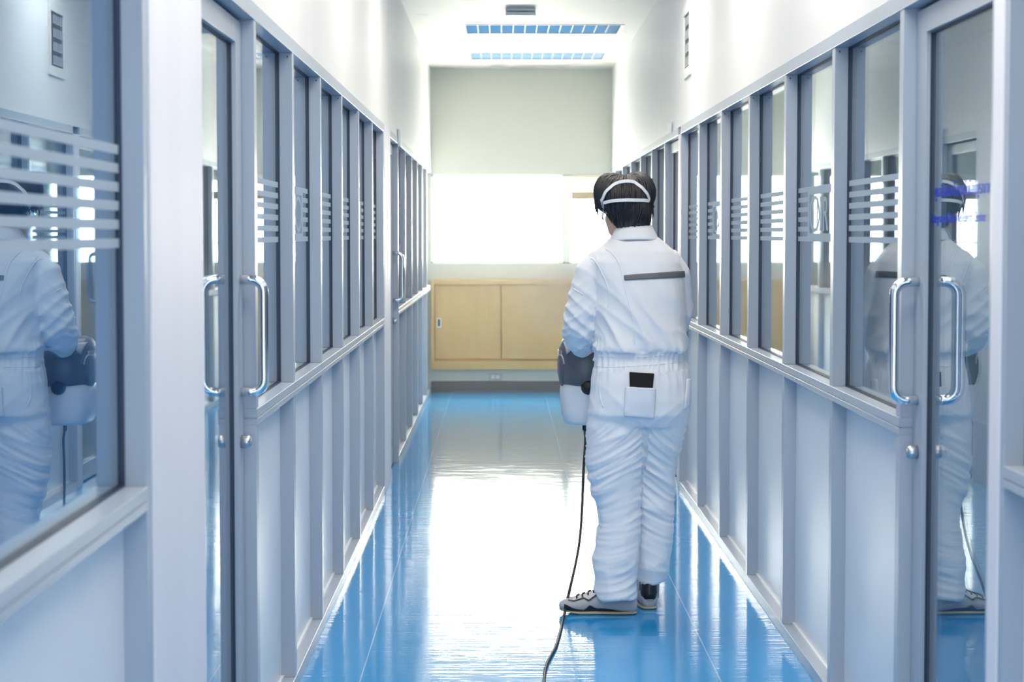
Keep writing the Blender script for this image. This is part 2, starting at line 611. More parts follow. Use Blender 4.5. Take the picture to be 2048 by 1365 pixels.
def door(side, y0, y1, no, label, lettering=False, second=False):
    s = side
    dd0, dd1 = 0.033, 0.078
    root = empty('door_%d' % no, (s * (XF[s] + 0.055), (y0 + y1) / 2, 0), label, 'door', None, 'structure')
    fr = MB()
    SW = 0.098
    zt = 2.036
    sb(fr, s, dd0, dd1, y0 + 0.003, y0 + SW, 0.008, zt)
    sb(fr, s, dd0, dd1, y1 - SW, y1 - 0.003, 0.008, zt)
    sb(fr, s, dd0, dd1, y0 + SW, y1 - SW, zt - 0.062, zt)
    sb(fr, s, dd0, dd1, y0 + SW, y1 - SW, 0.008, 0.11)
    fr.build('door_frame', M['alu'], root, bevel=0.0015)
    g0 = dd0 + 0.0175
    g = MB()
    sb(g, s, g0, g0 + 0.006, y0 + SW, y1 - SW, 0.11, zt - 0.062)
    g.build('glass_pane', M['glass'], root)
    k = MB()
    a, b_ = y0 + SW, y1 - SW
    for d0, d1 in ((g0 - 0.006, g0), (g0 + 0.006, g0 + 0.012)):
        sb(k, s, d0, d1, a, a + 0.005, 0.11, zt - 0.062)
        sb(k, s, d0, d1, b_ - 0.005, b_, 0.11, zt - 0.062)
        sb(k, s, d0, d1, a + 0.005, b_ - 0.005, 0.11, 0.114)
        sb(k, s, d0, d1, a + 0.005, b_ - 0.005, zt - 0.066, zt - 0.062)
    k.build('gasket', M['gasket'], root)
    yh = y1 - SW / 2
    for d, out in ((dd0, -1), (dd1, 1)):
        pts = []
        z0, z1, pr, rr = 1.048, 1.350, 0.062, 0.034

        def P(dep, z):
            return (s * (XF[s] + d + out * dep), yh, z)
        pts.append(P(0.0, z1))
        pts.append(P(pr - rr, z1))
        for q in range(1, 7):
            th = q / 6 * math.pi / 2
            pts.append(P(pr - rr + rr * math.sin(th), z1 - rr + rr * math.cos(th)))
        for q in range(0, 7):
            th = q / 6 * math.pi / 2
            pts.append(P(pr - rr + rr * math.cos(th), z0 + rr - rr * math.sin(th)))
        pts.append(P(0.0, z0))
        h = MB().tube(pts, 0.013, 16)
        ho = h.build('door_handle', M['chrome'], root)
        ho['label'] = 'chrome tube pull handle'
        c = MB()
        c.tube([P(0, 0.915), P(0.020, 0.915), P(0.026, 0.915)], [0.0175, 0.0175, 0.013], 20)
        c.tube([P(0.026, 0.915), P(0.0275, 0.915)], [0.009, 0.009], 16)
        c.build('lock_cylinder', M['steel'], root)
    if lettering:
        text_on(s, 'Integrated Nano Research Center', y1 - SW - 0.004, 1.4985, 0.0345, g0 - 0.0008, M['letter'], root, 'lettering', 0.0003, 1.0)
        text_on(s, '\u0e28\u0e39\u0e19\u0e22\u0e4c\u0e27\u0e34\u0e08\u0e31\u0e22\u0e19\u0e32\u0e42\u0e19\u0e40\u0e17\u0e04\u0e42\u0e19\u0e42\u0e25\u0e22\u0e35\u0e1a\u0e39\u0e23\u0e13\u0e32\u0e01\u0e32\u0e23',
                y1 - SW - 0.03, 1.562, 0.040, g0 - 0.0008, M['letter'], root, 'thai_lettering', 0.0003, 1.0)
    return root


door_no = [1]
NEARFAR = ['near', 'far']
trim_no = [1]


def trim(mb, label, material=None, bevel=0.0015, cat='frame'):
    o = mb.build('trim_%d' % trim_no[0], material or M['alu'], None, bevel)
    trim_no[0] += 1
    struct(o, label, cat)
    return o


for s in (-1, 1):
    nm = SIDE[s]
    lay = LAY[s]
    # upper wall above the header, and the solid piers, are the wall itself
    wl = MB()
    sb(wl, s, 0.0, PD, YBACK, YEND, ZH1, ZC)
    sb(wl, s, 0.0, PD, YBACK, lay['first'][0], 0, ZH1)
    wall = wl.build('wall_%s' % nm, M['wall'])
    struct(wall, 'white %s wall above the glazed aluminium partition' % nm, 'wall')
    for i, (a, b_) in enumerate(lay['piers']):
        pw = PW if s < 0 else 0.028
        fw = 0.0 if s < 0 else 0.026
        jp = MB(); sb(jp, s, 0.0, PD, a, a + pw, 0.0, ZH0)
        trim(jp, 'aluminium jamb post on the window side of the %s pier, %s side' % (('near', 'far')[i], nm), None, 0.0012, 'post')
        if fw:
            jp = MB(); sb(jp, s, 0.0, PD, b_ - fw, b_, 0.0, ZH0)
            trim(jp, 'aluminium jamb post on the door side of the %s pier, %s side' % (('near', 'far')[i], nm), None, 0.0012, 'post')
        pm = MB()
        sb(pm, s, -0.004, PD, a + pw, b_ - fw, 0.0, ZH1 if s < 0 else ZH0)
        nmz = 'plain white aluminium pier between window and door, %s, on the %s side' % (('nearest the viewer', 'halfway down')[i], nm)
        trim(pm, nmz, M['pier'], 0.002, 'pier')
    # rails
    spans = [(lay['first'][0], lay['first'][1])]
    for i in range(2):
        ys = lay['posts'][i * 6]
        ye = (lay['piers'][1][0] if i == 0 else YEND)
        spans.append((ys, ye))
    names3 = ['beside the viewer', 'of the six near windows', 'of the far windows']
    for i, (a, b_) in enumerate(spans):
        r = MB(); sb(r, s, -0.001, PD, a, b_, 0, ZB)
        trim(r, 'aluminium base rail %s on the %s partition' % (names3[i], nm), None, 0.0015, 'rail')
        r = MB()
        cuts = [a] + [y for y in lay['posts'] if a + 0.1 < y < b_ - 0.1] + [b_]
        for c0, c1 in zip(cuts, cuts[1:]):
            sb(r, s, -0.003, PD, c0 + 0.0006, c1 - 0.0006, ZS0 + 0.0195, ZS1)
            sb(r, s, -0.003, PD, c0 + 0.0006, c1 - 0.0006, ZS0, ZS0 + 0.0175)
            sb(r, s, 0.004, PD - 0.01, c0, c1, ZS0 + 0.0175, ZS0 + 0.0195)
        trim(r, 'aluminium sill rail %s on the %s partition' % (names3[i], nm), None, 0.0015, 'rail')
    for i, (a, b_) in enumerate([(lay['first'][0], lay['piers'][0][0]), (lay['piers'][0][1], lay['piers'][1][0]), (lay['piers'][1][1], YEND)]):
        r = MB(); sb(r, s, -0.003, PD, a, b_, ZH0, ZH1)
        trim(r, 'aluminium header rail %s on the %s partition' % (['beside the viewer', 'over the near door and windows', 'over the far door and windows'][i], nm), None, 0.0015, 'rail')
    # posts, panes and infill panels
    bays = []
    f0, f1 = lay['first']
    pn = 0
    for i in range(2):
        ps = lay['posts'][i * 6:(i + 1) * 6]
        end = lay['piers'][1][0] if i == 0 else YEND
        for k, y in enumerate(ps):
            if y > YEND - 0.1:
                continue
            pm = MB()
            sb(pm, s, 0.0, PD, y, y + PW, ZB, ZS0)
            sb(pm, s, 0.0, PD, y, y + PW, ZS1, ZH0)
            role = 'aluminium post at the far jamb of the %s %s door' % (NEARFAR[i], nm) if k == 0 else \
                '%s aluminium window post beyond the %s %s door' % (ORD[k - 1], NEARFAR[i], nm)
            po = trim(pm, role, None, 0.0012, 'post')
            if i == 0:
                for d in (0.014, 0.084):
                    sc_ = MB()
                    X = s * (XF[s] + d)
                    sc_.cyl((X, y + 0.0006, ZH0 - 0.013), (X, y - 0.0012, ZH0 - 0.013), 0.0026, 10)
                    if k > 0:
                        sc_.build('screw', M['screw'], po)
            nxt = ps[k + 1] if k < 5 and ps[k + 1] < YEND - 0.1 else end
            bays.append((i, k, y + PW, nxt))
        # door jamb post belongs to the door side: near edge of the first post
    bays.append((-1, 0, f0, f1))
    if s > 0:
        pass
    for i, k, a, b_ in bays:
        if i < 0:
            lab = 'wide window pane with frosted stripes beside the viewer on the %s' % nm
            plab = 'white panel below the wide window beside the viewer on the %s' % nm
        else:
            lab = '%s window pane beyond the %s %s door' % (ORD[k], NEARFAR[i], nm)
            plab = '%s white infill panel beyond the %s %s door' % (ORD[k], NEARFAR[i], nm)
            lab += ', with a frosted emblem' if (i == 0 and k in (1, 4)) else (', with frosted stripes' if i == 0 else '')
        pane(s, a, b_, lab, stripes=(i <= 0), logo=(i == 0 and k in (1, 4)))
        pb = MB()
        sb(pb, s, 0.045, 0.057, a, b_, ZB, ZS0)
        sb(pb, s, 0.036, 0.045, a, b_, ZB, ZB + 0.007)
        trim(pb, plab, M['panel'], 0.0, 'panel')
    for i, (a, b_) in enumerate(lay['doors']):
        if s > 0 and i == 0:
            lab = 'glass door with blue lettering and chrome pulls, near right'
        else:
            lab = 'glass door with chrome pull handles, %s %s' % (NEARFAR[i], nm)
        door(s, a, b_, door_no[0], lab, lettering=(s > 0 and i == 0))
        door_no[0] += 1

# ------------------------------------------------------------------ end window, blind, cabinets, outlet
root = empty('window_%d' % win_no[0], (0.18, YEND, WZ0), 'blown-out bright window in the end wall, two lights', 'window', None, 'structure')
win_no[0] += 1
y0, y1 = YEND + 0.02, YEND + 0.08
fr = MB()
fr.box(WX0, -0.640, y0, y1, WZ0, WZ1)
fr.box(0.566, 0.640, y0, y1, WZ0, WZ1)
fr.box(0.985, WX1, y0, y1, WZ0, WZ1)
fr.box(WX0, WX1, y0, y1, WZ0, 1.212)
fr.box(WX0, WX1, y0, y1, 2.014, WZ1)
fr.box(0.640, 0.985, y0 + 0.01, y1 - 0.01, 1.385, 1.397)
fr.box(0.640, 0.985, y0, y1, 1.985, 2.014)
fr.build('window_frame', M['winframe'], root, bevel=0.002)
g = MB().box(-0.640, 0.566, YEND + 0.05, YEND + 0.055, 1.212, 2.014)
g.build('glass_pane', M['clear_glass'], root)
g = MB().box(0.640, 0.985, YEND + 0.05, YEND + 0.055, 1.212, 1.385).box(0.640, 0.985, YEND + 0.05, YEND + 0.055, 1.397, 1.985)
g.build('glass_pane', M['clear_glass'], root)

bl = empty('venetian_blind', (0.812, YEND + 0.02, 1.985), 'white blind drawn up above the right light of the end window', 'blind')
b_ = MB().box(0.645, 0.98, YEND - 0.012, YEND + 0.016, 1.972, 1.996)
b_.build('headrail', M['winframe'], bl)
for k in range(8):
    b_ = MB()
    z = 1.962 - k * 0.0115
    b_.add([(0.648, YEND - 0.010, z), (0.977, YEND - 0.010, z), (0.977, YEND + 0.014, z + 0.005), (0.648, YEND + 0.014, z + 0.005),
            (0.648, YEND - 0.010, z + 0.0012), (0.977, YEND - 0.010, z + 0.0012), (0.977, YEND + 0.014, z + 0.0062), (0.648, YEND + 0.014, z + 0.0062)],
           [(0, 1, 2, 3), (4, 7, 6, 5), (0, 4, 5, 1), (1, 5, 6, 2), (2, 6, 7, 3), (3, 7, 4, 0)])
    b_.build('slat', M['blind'], bl)
b_ = MB().box(0.648, 0.977, YEND - 0.012, YEND + 0.016, 1.798, 1.870)
o = b_.build('bottom_rail', M['brown'], bl, bevel=0.003)
o['label'] = 'brown bottom rail'

CZ0, CZ1 = 0.205, 1.043
cab = empty('built_in_cabinet', (0.18, YEND - 0.03, CZ0), 'maple sliding-door cabinet built in below the end window', 'cabinet')
YB = YEND - 0.002
YF = YEND - 0.060
cb = MB()
cb.box(XL + 0.002, XL + 0.034, YF, YB, CZ0, CZ1)
cb.box(XR - 0.034, XR - 0.002, YF, YB, CZ0, CZ1)
cb.box(XL + 0.034, XR - 0.034, YF, YB, CZ1 - 0.042, CZ1)
cb.box(XL + 0.034, XR - 0.034, YF, YB, CZ0, CZ0 + 0.082)
cb.box(XL + 0.034, XR - 0.034, YB - 0.003, YB, CZ0 + 0.082, CZ1 - 0.042)
cb.build('body', M['wood'], cab, bevel=0.0015)
za, zb = CZ0 + 0.098, CZ1 - 0.047
d1 = MB().box(XL + 0.038, -0.010, YEND - 0.020, YEND - 0.010, za, zb)
d1 = d1.build('door', M['wood'], cab, bevel=0.001)
d2 = MB().box(-0.002, 0.62, YEND - 0.040, YEND - 0.028, za, zb)
d2 = d2.build('door', M['wood'], cab, bevel=0.001)
d3 = MB().box(0.60, XR - 0.038, YEND - 0.020, YEND - 0.010, za, zb)
d3 = d3.build('door', M['wood'], cab, bevel=0.001)
for (dx, yf, par) in ((-0.590, YEND - 0.020, d1), (0.945, YEND - 0.020, d3)):
    h = MB()
    zc = 0.643
    h.box(dx - 0.022, dx + 0.022, yf - 0.003, yf, zc + 0.034, zc + 0.044)
    h.box(dx - 0.022, dx + 0.022, yf - 0.003, yf, zc - 0.044, zc - 0.034)
    h.box(dx - 0.022, dx - 0.012, yf - 0.003, yf, zc - 0.034, zc + 0.034)
    h.box(dx + 0.012, dx + 0.022, yf - 0.003, yf, zc - 0.034, zc + 0.034)
    hv = [Vector(v) for v in h.v]
    me = MB(); me.v = [tuple(v - cab.location) for v in hv]; me.f = h.f; me.smooth = h.smooth
    hh = link('recessed_pull', me.mesh('recessed_pull'), M['outlet_face'], par)
    k = MB().box(dx - 0.012, dx + 0.012, yf - 0.001, yf, zc - 0.034, zc + 0.034)
    k.v = [tuple(Vector(v) - cab.location) for v in k.v]
    link('pull_recess', k.mesh('pull_recess'), M['black'], par)

ol = empty('power_outlet', (-0.063, YEND, 0.095), 'grey wall outlet under the maple cabinet, just above the dark baseboard', 'outlet')
MB().box(-0.124, 0.0, YEND - 0.008, YEND, 0.098, 0.166).build('cover_plate', M['outlet'], ol, bevel=0.003)
for cx in (-0.085, -0.040):
    k = MB().box(cx - 0.016, cx + 0.016, YEND - 0.011, YEND - 0.008, 0.115, 0.149)
    k.build('socket', M['outlet_face'], ol, bevel=0.002)

# ------------------------------------------------------------------ ceiling troffers


def make_troffer(yc, label, group):
    y0, y1 = yc - 0.285, yc + 0.285
    r = empty('ceiling_light', ((TX0 + TX1) / 2, yc, ZC), label, 'ceiling light', group)
    h = MB()
    h.box(TX0, TX1, y0, y0 + 0.012, ZC - 0.005, ZC)
    h.box(TX0, TX1, y1 - 0.022, y1, ZC - 0.005, ZC)
    h.box(TX0, TX0 + 0.022, y0 + 0.012, y1 - 0.022, ZC - 0.005, ZC)
    h.box(TX1 - 0.022, TX1, y0 + 0.012, y1 - 0.022, ZC - 0.005, ZC)
    h.build('frame', M['lampwhite'], r)
    # mirrored V troughs running the length of the fitting
    ya, yb = y0 + 0.012, y1 - 0.022
    nT = 3
    wT = (yb - ya) / nT
    for k in range(nT):
        a = ya + k * wT
        t_ = MB()
        pr = []
        for q in range(7):
            u = q / 6
            pr.append((a + u * wT, ZC + 0.002 + 0.046 * (1 - (2 * u - 1) ** 2)))
        vs, fs = [], []
        for X in (TX0 + 0.022, TX1 - 0.022):
            for (yy, zz) in pr:
                vs.append((X, yy, zz))
        for q in range(6):
            fs.append((q, q + 1, q + 8, q + 7))
        t_.add(vs, fs, True)
        t_.build('reflector', M['louvre'], r)
        tb = MB().cyl((TX0 + 0.03, a + wT / 2, ZC + 0.026), (TX1 - 0.03, a + wT / 2, ZC + 0.026), 0.008, 10)
        tb.build('tube', M['tube'], r)
    for k in range(1, 13):
        X = TX0 + 0.022 + (TX1 - TX0 - 0.044) * k / 13
        bl_ = MB().box(X - 0.0025, X + 0.0025, ya, yb, ZC + 0.0, ZC + 0.03)
        bl_.build('louvre_blade', M['lampwhite'], r)
    return r


def copy_thing(r, dy, label):
    c = r.copy()
    COL.objects.link(c)
    c.location.y += dy
    c['label'] = label
    for ch in list(r.children):
        k = ch.copy()
        COL.objects.link(k)
        k.parent = c
    return c


G = 'louvred ceiling lights across the corridor'
T1 = make_troffer(12.84, 'louvred ceiling light just beyond the small grey ceiling box', G)
copy_thing(T1, 1.93, 'louvred ceiling light nearest the end wall')
copy_thing(T1, -1.93, 'louvred ceiling light cut by the top edge of the photo')
for k, yc in enumerate((9.0, 7.1, 5.2, 3.3, 1.4)):
    # unseen fill lights added overhead, nearer the viewer; no fittings built
    lp = area('overhead_fill_light', (0.305, yc, ZC - 0.02), (0, 0, 0), 1.15, 0.5, FILL_POWER * (1.15 if yc > 8 else 1.0), FILL_COLOR)

# small devices
d = empty('ceiling_sensor_box', (0.125, 11.8, ZC), 'small grey box fixed to the ceiling before the louvred lights', 'sensor')
MB().box(0.028, 0.228, 11.66, 11.95, ZC - 0.018, ZC).build('mounting_plate', M['greybox'], d, bevel=0.003)
MB().box(0.034, 0.222, 11.69, 11.92, ZC - 0.026, ZC - 0.018).build('shadow_gap', M['black'], d)
MB().box(0.026, 0.230, 11.64, 11.97, ZC - 0.052, ZC - 0.026).build('cover', M['greybox'], d, bevel=0.004)

v = empty('wall_vent', (XR, 9.40, 2.33), 'pale vent plate with four dark openings high on the right wall', 'vent')
vf = MB()
a, b_, z0, z1 = 9.24, 9.56, 2.335, 2.735
sb(vf, 1, -0.012, 0.0, a, b_, z0, z0 + 0.052)
sb(vf, 1, -0.012, 0.0, a, b_, z1 - 0.052, z1)
sb(vf, 1, -0.012, 0.0, a, a + 0.03, z0 + 0.052, z1 - 0.052)
sb(vf, 1, -0.012, 0.0, b_ - 0.02, b_, z0 + 0.052, z1 - 0.052)
vf.build('frame', M['vent_frame'], v, bevel=0.002)
vr = MB(); sb(vr, 1, -0.002, 0.0, a + 0.03, b_ - 0.02, z0 + 0.052, z1 - 0.052)
vr.build('recess', M['vent_dark'], v)
for k in range(4):
    zc = z0 + 0.052 + (k + 0.5) * 0.074
    kb = MB()
    sb(kb, 1, -0.006, -0.002, a + 0.09, b_ - 0.045, zc - 0.025, zc + 0.025)
    kb.build('shutter', M['shutter'], v, bevel=0.003)
ds = MB(); sb(ds, 1, -0.022, -0.003, 10.27, 10.33, 2.078, 2.14)
o = ds.build('door_sensor', M['greybox'], None, 0.002)
tag(o, 'tiny grey sensor block above the far right door', 'sensor')
ds = MB(); sb(ds, -1, -0.020, -0.003, 10.86, 10.92, 2.03, 2.14)
o = ds.build('door_sensor', M['greybox'], None, 0.002)
tag(o, 'slim grey sensor block above the far left door', 'sensor')
#PERSON#
# ------------------------------------------------------------------ the person
M['skin'] = mat('skin', (0.62, 0.40, 0.30), 0.5, spec=0.35)
M['suit'] = mat('white_cotton_coverall', (0.80, 0.82, 0.86), 0.8, spec=0.2, bump=(420, 0.12, 0.001), sheen=0.15)
M['suit_trim'] = mat('grey_reflective_band', (0.13, 0.14, 0.155), 0.45)
M['hair'] = mat('black_hair', (0.026, 0.026, 0.032), 0.45, spec=0.5)
M['strap'] = mat('white_elastic_strap', (0.78, 0.80, 0.82), 0.6)
M['mask'] = mat('white_mask_shell', (0.82, 0.83, 0.84), 0.7)
M['eye'] = mat('eye_white', (0.8, 0.8, 0.78), 0.2)
M['iris'] = mat('dark_iris', (0.02, 0.012, 0.008), 0.2)
M['shoe'] = mat('grey_shoe_mesh', (0.42, 0.41, 0.43), 0.65, bump=(260, 0.4, 0.001))
M['shoe_light'] = mat('pale_shoe_tongue', (0.62, 0.62, 0.62), 0.6)
M['shoe_black'] = mat('black_shoe_panel', (0.012, 0.012, 0.015), 0.4)
M['sole'] = mat('pale_yellow_sole', (0.40, 0.36, 0.23), 0.5)
M['lace'] = mat('black_lace', (0.02, 0.02, 0.03), 0.7)
M['glove'] = mat('dark_glove', (0.03, 0.025, 0.03), 0.6)
M['fog_grey'] = mat('charcoal_machine_shell', (0.10, 0.11, 0.13), 0.38, spec=0.5)
M['fog_light'] = mat('pale_grey_insert', (0.42, 0.42, 0.45), 0.35)
M['tank'] = mat('milky_white_tank', (0.72, 0.75, 0.80), 0.35, sub=0.0)
M['cord'] = mat('dark_rubber_cord', (0.02, 0.021, 0.026), 0.5)
M['phone'] = mat('black_leather_wallet', (0.006, 0.007, 0.008), 0.55, spec=0.2, bump=(300, 0.2, 0.001))

YP = 6.585                       # the wearer stands here
PROT = (0.5, YP, 0.0)


def ring_px(lpx, rpx, py, yc, dep, n_=28, sq=2.3, tilt=0.0):
    """horizontal cross-section whose outline spans the measured width; superellipse"""
    l, r = at(lpx, py, yc), at(rpx, py, yc)
    cx, hw, z = (l.x + r.x) / 2, (r.x - l.x) / 2, (l.z + r.z) / 2
    out = []
    for k in range(n_):
        t_ = 2 * math.pi * k / n_
        c, s_ = math.cos(t_), math.sin(t_)
        e = 2 / sq
        x = cx + hw * math.copysign(abs(c) ** e, c)
        y = yc + dep * math.copysign(abs(s_) ** e, s_)
        out.append(Vector((x, y, z + tilt * (y - yc))))
    return out


def fused(mb, voxel, smooth_it, name):
    """one continuous surface from overlapping closed shapes"""
    me = mb.mesh(name + '_src')
    o = bpy.data.objects.new(name + '_src', me)
    COL.objects.link(o)
    r = o.modifiers.new('r', 'REMESH')
    r.mode = 'VOXEL'
    r.voxel_size = voxel
    s_ = o.modifiers.new('s', 'SMOOTH')
    s_.factor = 0.5
    s_.iterations = smooth_it
    dg = bpy.context.evaluated_depsgraph_get()
    out = bpy.data.meshes.new_from_object(o.evaluated_get(dg))
    bpy.data.objects.remove(o)
    for p_ in out.polygons:
        p_.use_smooth = True
    out.name = name
    return out


def arr(me):
    co = np.empty(len(me.vertices) * 3)
    me.vertices.foreach_get('co', co)
    no = np.empty(len(me.vertices) * 3)
    me.vertices.foreach_get('normal', no)
    return co.reshape(-1, 3), no.reshape(-1, 3)


def arm_pts(px_list):
    return [at(*p) for p in px_list]


# ---- the coverall: torso, two legs, two sleeves grown together
S = MB()
D = YP
torso = [
    (1234, 1304, 462, 0.055, 0.015), (1226, 1312, 474, 0.070, 0.01), (1208, 1330, 488, 0.088, 0.005), (1190, 1347, 503, 0.106, 0.0),
    (1176, 1361, 524, 0.122, 0.0), (1178, 1369, 552, 0.134, 0.0), (1186, 1371, 590, 0.142, 0.0), (1192, 1372, 640, 0.146, 0.0),
    (1191, 1374, 672, 0.148, 0.0), (1186, 1377, 694, 0.150, 0.0), (1189, 1371, 708, 0.140, 0.0), (1190, 1369, 718, 0.136, 0.0),
    (1187, 1375, 732, 0.144, 0.0), (1182, 1381, 762, 0.154, -0.005), (1178, 1383, 795, 0.160, -0.008), (1175, 1380, 825, 0.156, -0.008), (1176, 1376, 848, 0.13, 0.0)]
S.loft([ring_px(l, r, y, D + dy, dp) for (l, r, y, dp, dy) in torso])
lleg = [(1177, 1300, 815, 0.125, -0.01), (1174, 1304, 848, 0.118, -0.01), (1173, 1299, 880, 0.112, -0.012), (1174, 1291, 915, 0.104, -0.015), (1177, 1284, 950, 0.096, -0.015),
        (1184, 1280, 985, 0.088, -0.015), (1194, 1279, 1015, 0.083, -0.02), (1197, 1279, 1045, 0.084, -0.025), (1193, 1278, 1080, 0.088, -0.03),
        (1186, 1277, 1118, 0.092, -0.035), (1190, 1275, 1150, 0.090, -0.04), (1190, 1273, 1178, 0.092, -0.045), (1196, 1272, 1199, 0.092, -0.05)]
S.loft([ring_px(l, r, y, D + dy, dp, sq=2.1, tilt=(0.0 if i < 11 else -0.12)) for i, (l, r, y, dp, dy) in enumerate(lleg)])
rleg = [(1272, 1380, 815, 0.125, 0.0), (1276, 1376, 840, 0.116, 0.005), (1274, 1364, 878, 0.110, 0.02), (1272, 1355, 912, 0.102, 0.035), (1270, 1350, 950, 0.095, 0.05),
        (1268, 1349, 985, 0.088, 0.06), (1268, 1348, 1020, 0.085, 0.065), (1268, 1346, 1060, 0.086, 0.07), (1268, 1343, 1092, 0.088, 0.07),
        (1272, 1338, 1116, 0.09, 0.075), (1272, 1334, 1138, 0.088, 0.08), (1274, 1330, 1154, 0.082, 0.085)]
S.loft([ring_px(l, r, y, D + dy, dp, sq=2.1, tilt=(0 if i < 9 else 0.15)) for i, (l, r, y, dp, dy) in enumerate(rleg)])
# shoulders and sleeves: (px, py, distance)
lsh = [(1226, 520, D), (1203, 527, D), (1184, 548, D + .002), (1174, 585, D + .004), (1168, 622, D + .01), (1161, 655, D + .03), (1160, 675, D + .09), (1167, 685, D + .17), (1173, 690, D + .24)]
lrad = [.050, .060, .066, .068, .072, .070, .062, .053, .044]
S.tube(arm_pts(lsh), lrad, 22)
rsh = [(1312, 520, D), (1333, 527, D), (1348, 548, D + .01), (1352, 585, D + .03), (1350, 622, D + .06), (1342, 656, D + .10), (1328, 676, D + .17), (1312, 690, D + .25), (1300, 697, D + .29)]
rrad = [.050, .060, .062, .062, .062, .060, .056, .050, .043]
S.tube(arm_pts(rsh), rrad, 22)
suit_me = fused(S, 0.0058, 5, 'coverall')
co, no = arr(suit_me)


def wr(p, f, seed):
    return noise.noise(Vector((p[0] * f[0] + seed, p[1] * f[1] + seed * 2, p[2] * f[2] - seed)))


def ridge(v, k=1.6):
    return max(0.0, 1 - abs(v) * k) ** 2


zk_l = at(1240, 1020, D).z
disp = np.zeros(len(co))
z_waist = at(1280, 712, D).z
z_crotch = at(1300, 848, D).z
x_arm_l = at(1196, 600, D).x
x_between = at(1279, 1000, D).x - 0.002
for i in range(len(co)):
    p = co[i]
    x, y, z = p
    d = 0.0
    is_sleeve = (z > z_waist - 0.02 and (x < x_arm_l - 0.01 or y > D + 0.16))
    if is_sleeve:
        q = (x + 0.35 * z, y + 0.2 * z, z)
        wv = ridge(wr((x, y, z + 0.9 * x), (5, 5, 17), 3.1)) + 0.6 * ridge(wr((x, y, z - 0.7 * x), (7, 7, 24), 8.4))
        t_ = min(1.0, max(0.0, (1.30 - z) / 0.22))
        d = (wv - 0.45) * (0.003 + 0.0065 * t_)
    elif z > z_waist + 0.02:
        # broad soft folds, stronger at the armpits and above the elastic
        t_ = max(0.0, 1 - (z - z_waist) / 0.28)
        wv = ridge(wr((x + 0.25 * z, y, z * 0.55 + 0.6 * x), (6, 6, 8), 1.7)) + 0.5 * ridge(wr((x, y, z + 1.1 * x), (5, 5, 12), 6.2))
        d = (wv - 0.4) * (0.006 + 0.013 * t_)
        pl = ridge(wr((x * 1.0 + 0.3 * z, y, z * 0.2), (26, 26, 5), 4.0))
        d += (pl - 0.3) * 0.012 * max(0.0, 1 - (z - z_waist) / 0.09)
    elif z > z_waist - 0.05:
        pl = math.sin(x * 310 + 3 * wr(p, (20, 20, 8), 5.5)) * 0.5 + wr((x, y, z * .3), (38, 38, 8), 9.2)
        d = pl * 0.0045
    elif z > z_crotch - 0.06:
        t_ = (z_waist - 0.05 - z) / (z_waist - 0.05 - z_crotch)
        pl = ridge(wr((x, y, z * 0.3), (28, 28, 6), 4.4)) * max(0.0, 1 - t_ * 2.4)
        wv = ridge(wr((x, y, z - 0.8 * abs(x - 0.55)), (5, 5, 11), 2.2))
        d = (pl - 0.2) * 0.006 + (wv - 0.4) * 0.007 * t_
    if z < z_crotch + 0.05 and not is_sleeve:
        left = x < x_between
        sl = 0.55 if left else -0.55
        kn = math.exp(-((z - 0.50) / 0.20) ** 2)
        up = math.exp(-((z - 0.72) / 0.12) ** 2)
        hm = math.exp(-((z - 0.12) / 0.12) ** 2)
        msk = min(1.0, max(0.0, 0.55 + 1.1 * wr(p, (6, 6, 5), 21.0)))
        bend = 0.05 * wr(p, (4, 4, 4), 31.0)
        q = z - sl * (x - 0.5) * (0.8 + 0.9 * up + 0.4 * kn) + bend
        w1 = ridge(wr((x * .6, y * .6, q), (4, 4, 19), 7.7), 1.7)
        w2 = ridge(wr((x * .6, y * .6, q + 0.12 * (x - .5)), (6, 6, 34), 11.3), 1.9)
        w3 = ridge(wr((x, y, z * 0.35 + q * .3), (8, 8, 8), 15.1))
        dl = ((w1 - 0.3) * (0.002 + 0.009 * kn + 0.011 * up + 0.003 * hm) + (w2 - 0.25) * (0.002 + 0.0085 * kn + 0.007 * up + 0.002 * hm)) * msk + (w3 - 0.35) * (0.004 + 0.008 * hm)
        t_ = min(1.0, max(0.0, (z_crotch + 0.05 - z) / 0.10))
        t_ = t_ * t_ * (3 - 2 * t_)
        d = d * (1 - t_) + dl * t_
    disp[i] = d
co2 = co + no * disp[:, None]
suit_me.vertices.foreach_set('co', co2.reshape(-1))
suit_me.update()
bm = bmesh.new()
bm.from_mesh(suit_me)
bmesh.ops.smooth_vert(bm, verts=bm.verts, factor=0.2, use_axis_x=True, use_axis_y=True, use_axis_z=True)
bm.normal_update()
SUIT = BVHTree.FromBMesh(bm)
bm.to_mesh(suit_me)
bm.free()


HT_REF = [None]


def onto(px, py, lift=0.0, tree=None):
    """the point of the garment seen at (px, py)"""
    d_ = ray(px, py).normalized()
    hit, nrm, idx, dist = (tree or SUIT).ray_cast(CAM_POS, d_)
    if hit is None:
        return None if tree is not None and tree is not HT_REF[0] else at(px, py, D)
    if nrm.dot(d_) > 0:
        nrm = -nrm
    return hit + nrm * lift


def dense(pts, n_):
    """catmull-rom resample of a pixel polyline"""
    P_ = [Vector((a, b, 0)) for a, b in pts]
    P_ = [P_[0] * 2 - P_[1]] + P_ + [P_[-1] * 2 - P_[-2]]
    out = []
    for i in range(1, len(P_) - 2):
        for k in range(n_):
            t_ = k / n_
            a, b, c, d_ = P_[i - 1], P_[i], P_[i + 1], P_[i + 2]
            out.append(0.5 * ((2 * b) + (c - a) * t_ + (2 * a - 5 * b + 4 * c - d_) * t_ ** 2 + (3 * b - a - 3 * c + d_) * t_ ** 3))
    out.append(P_[-2])
    return out


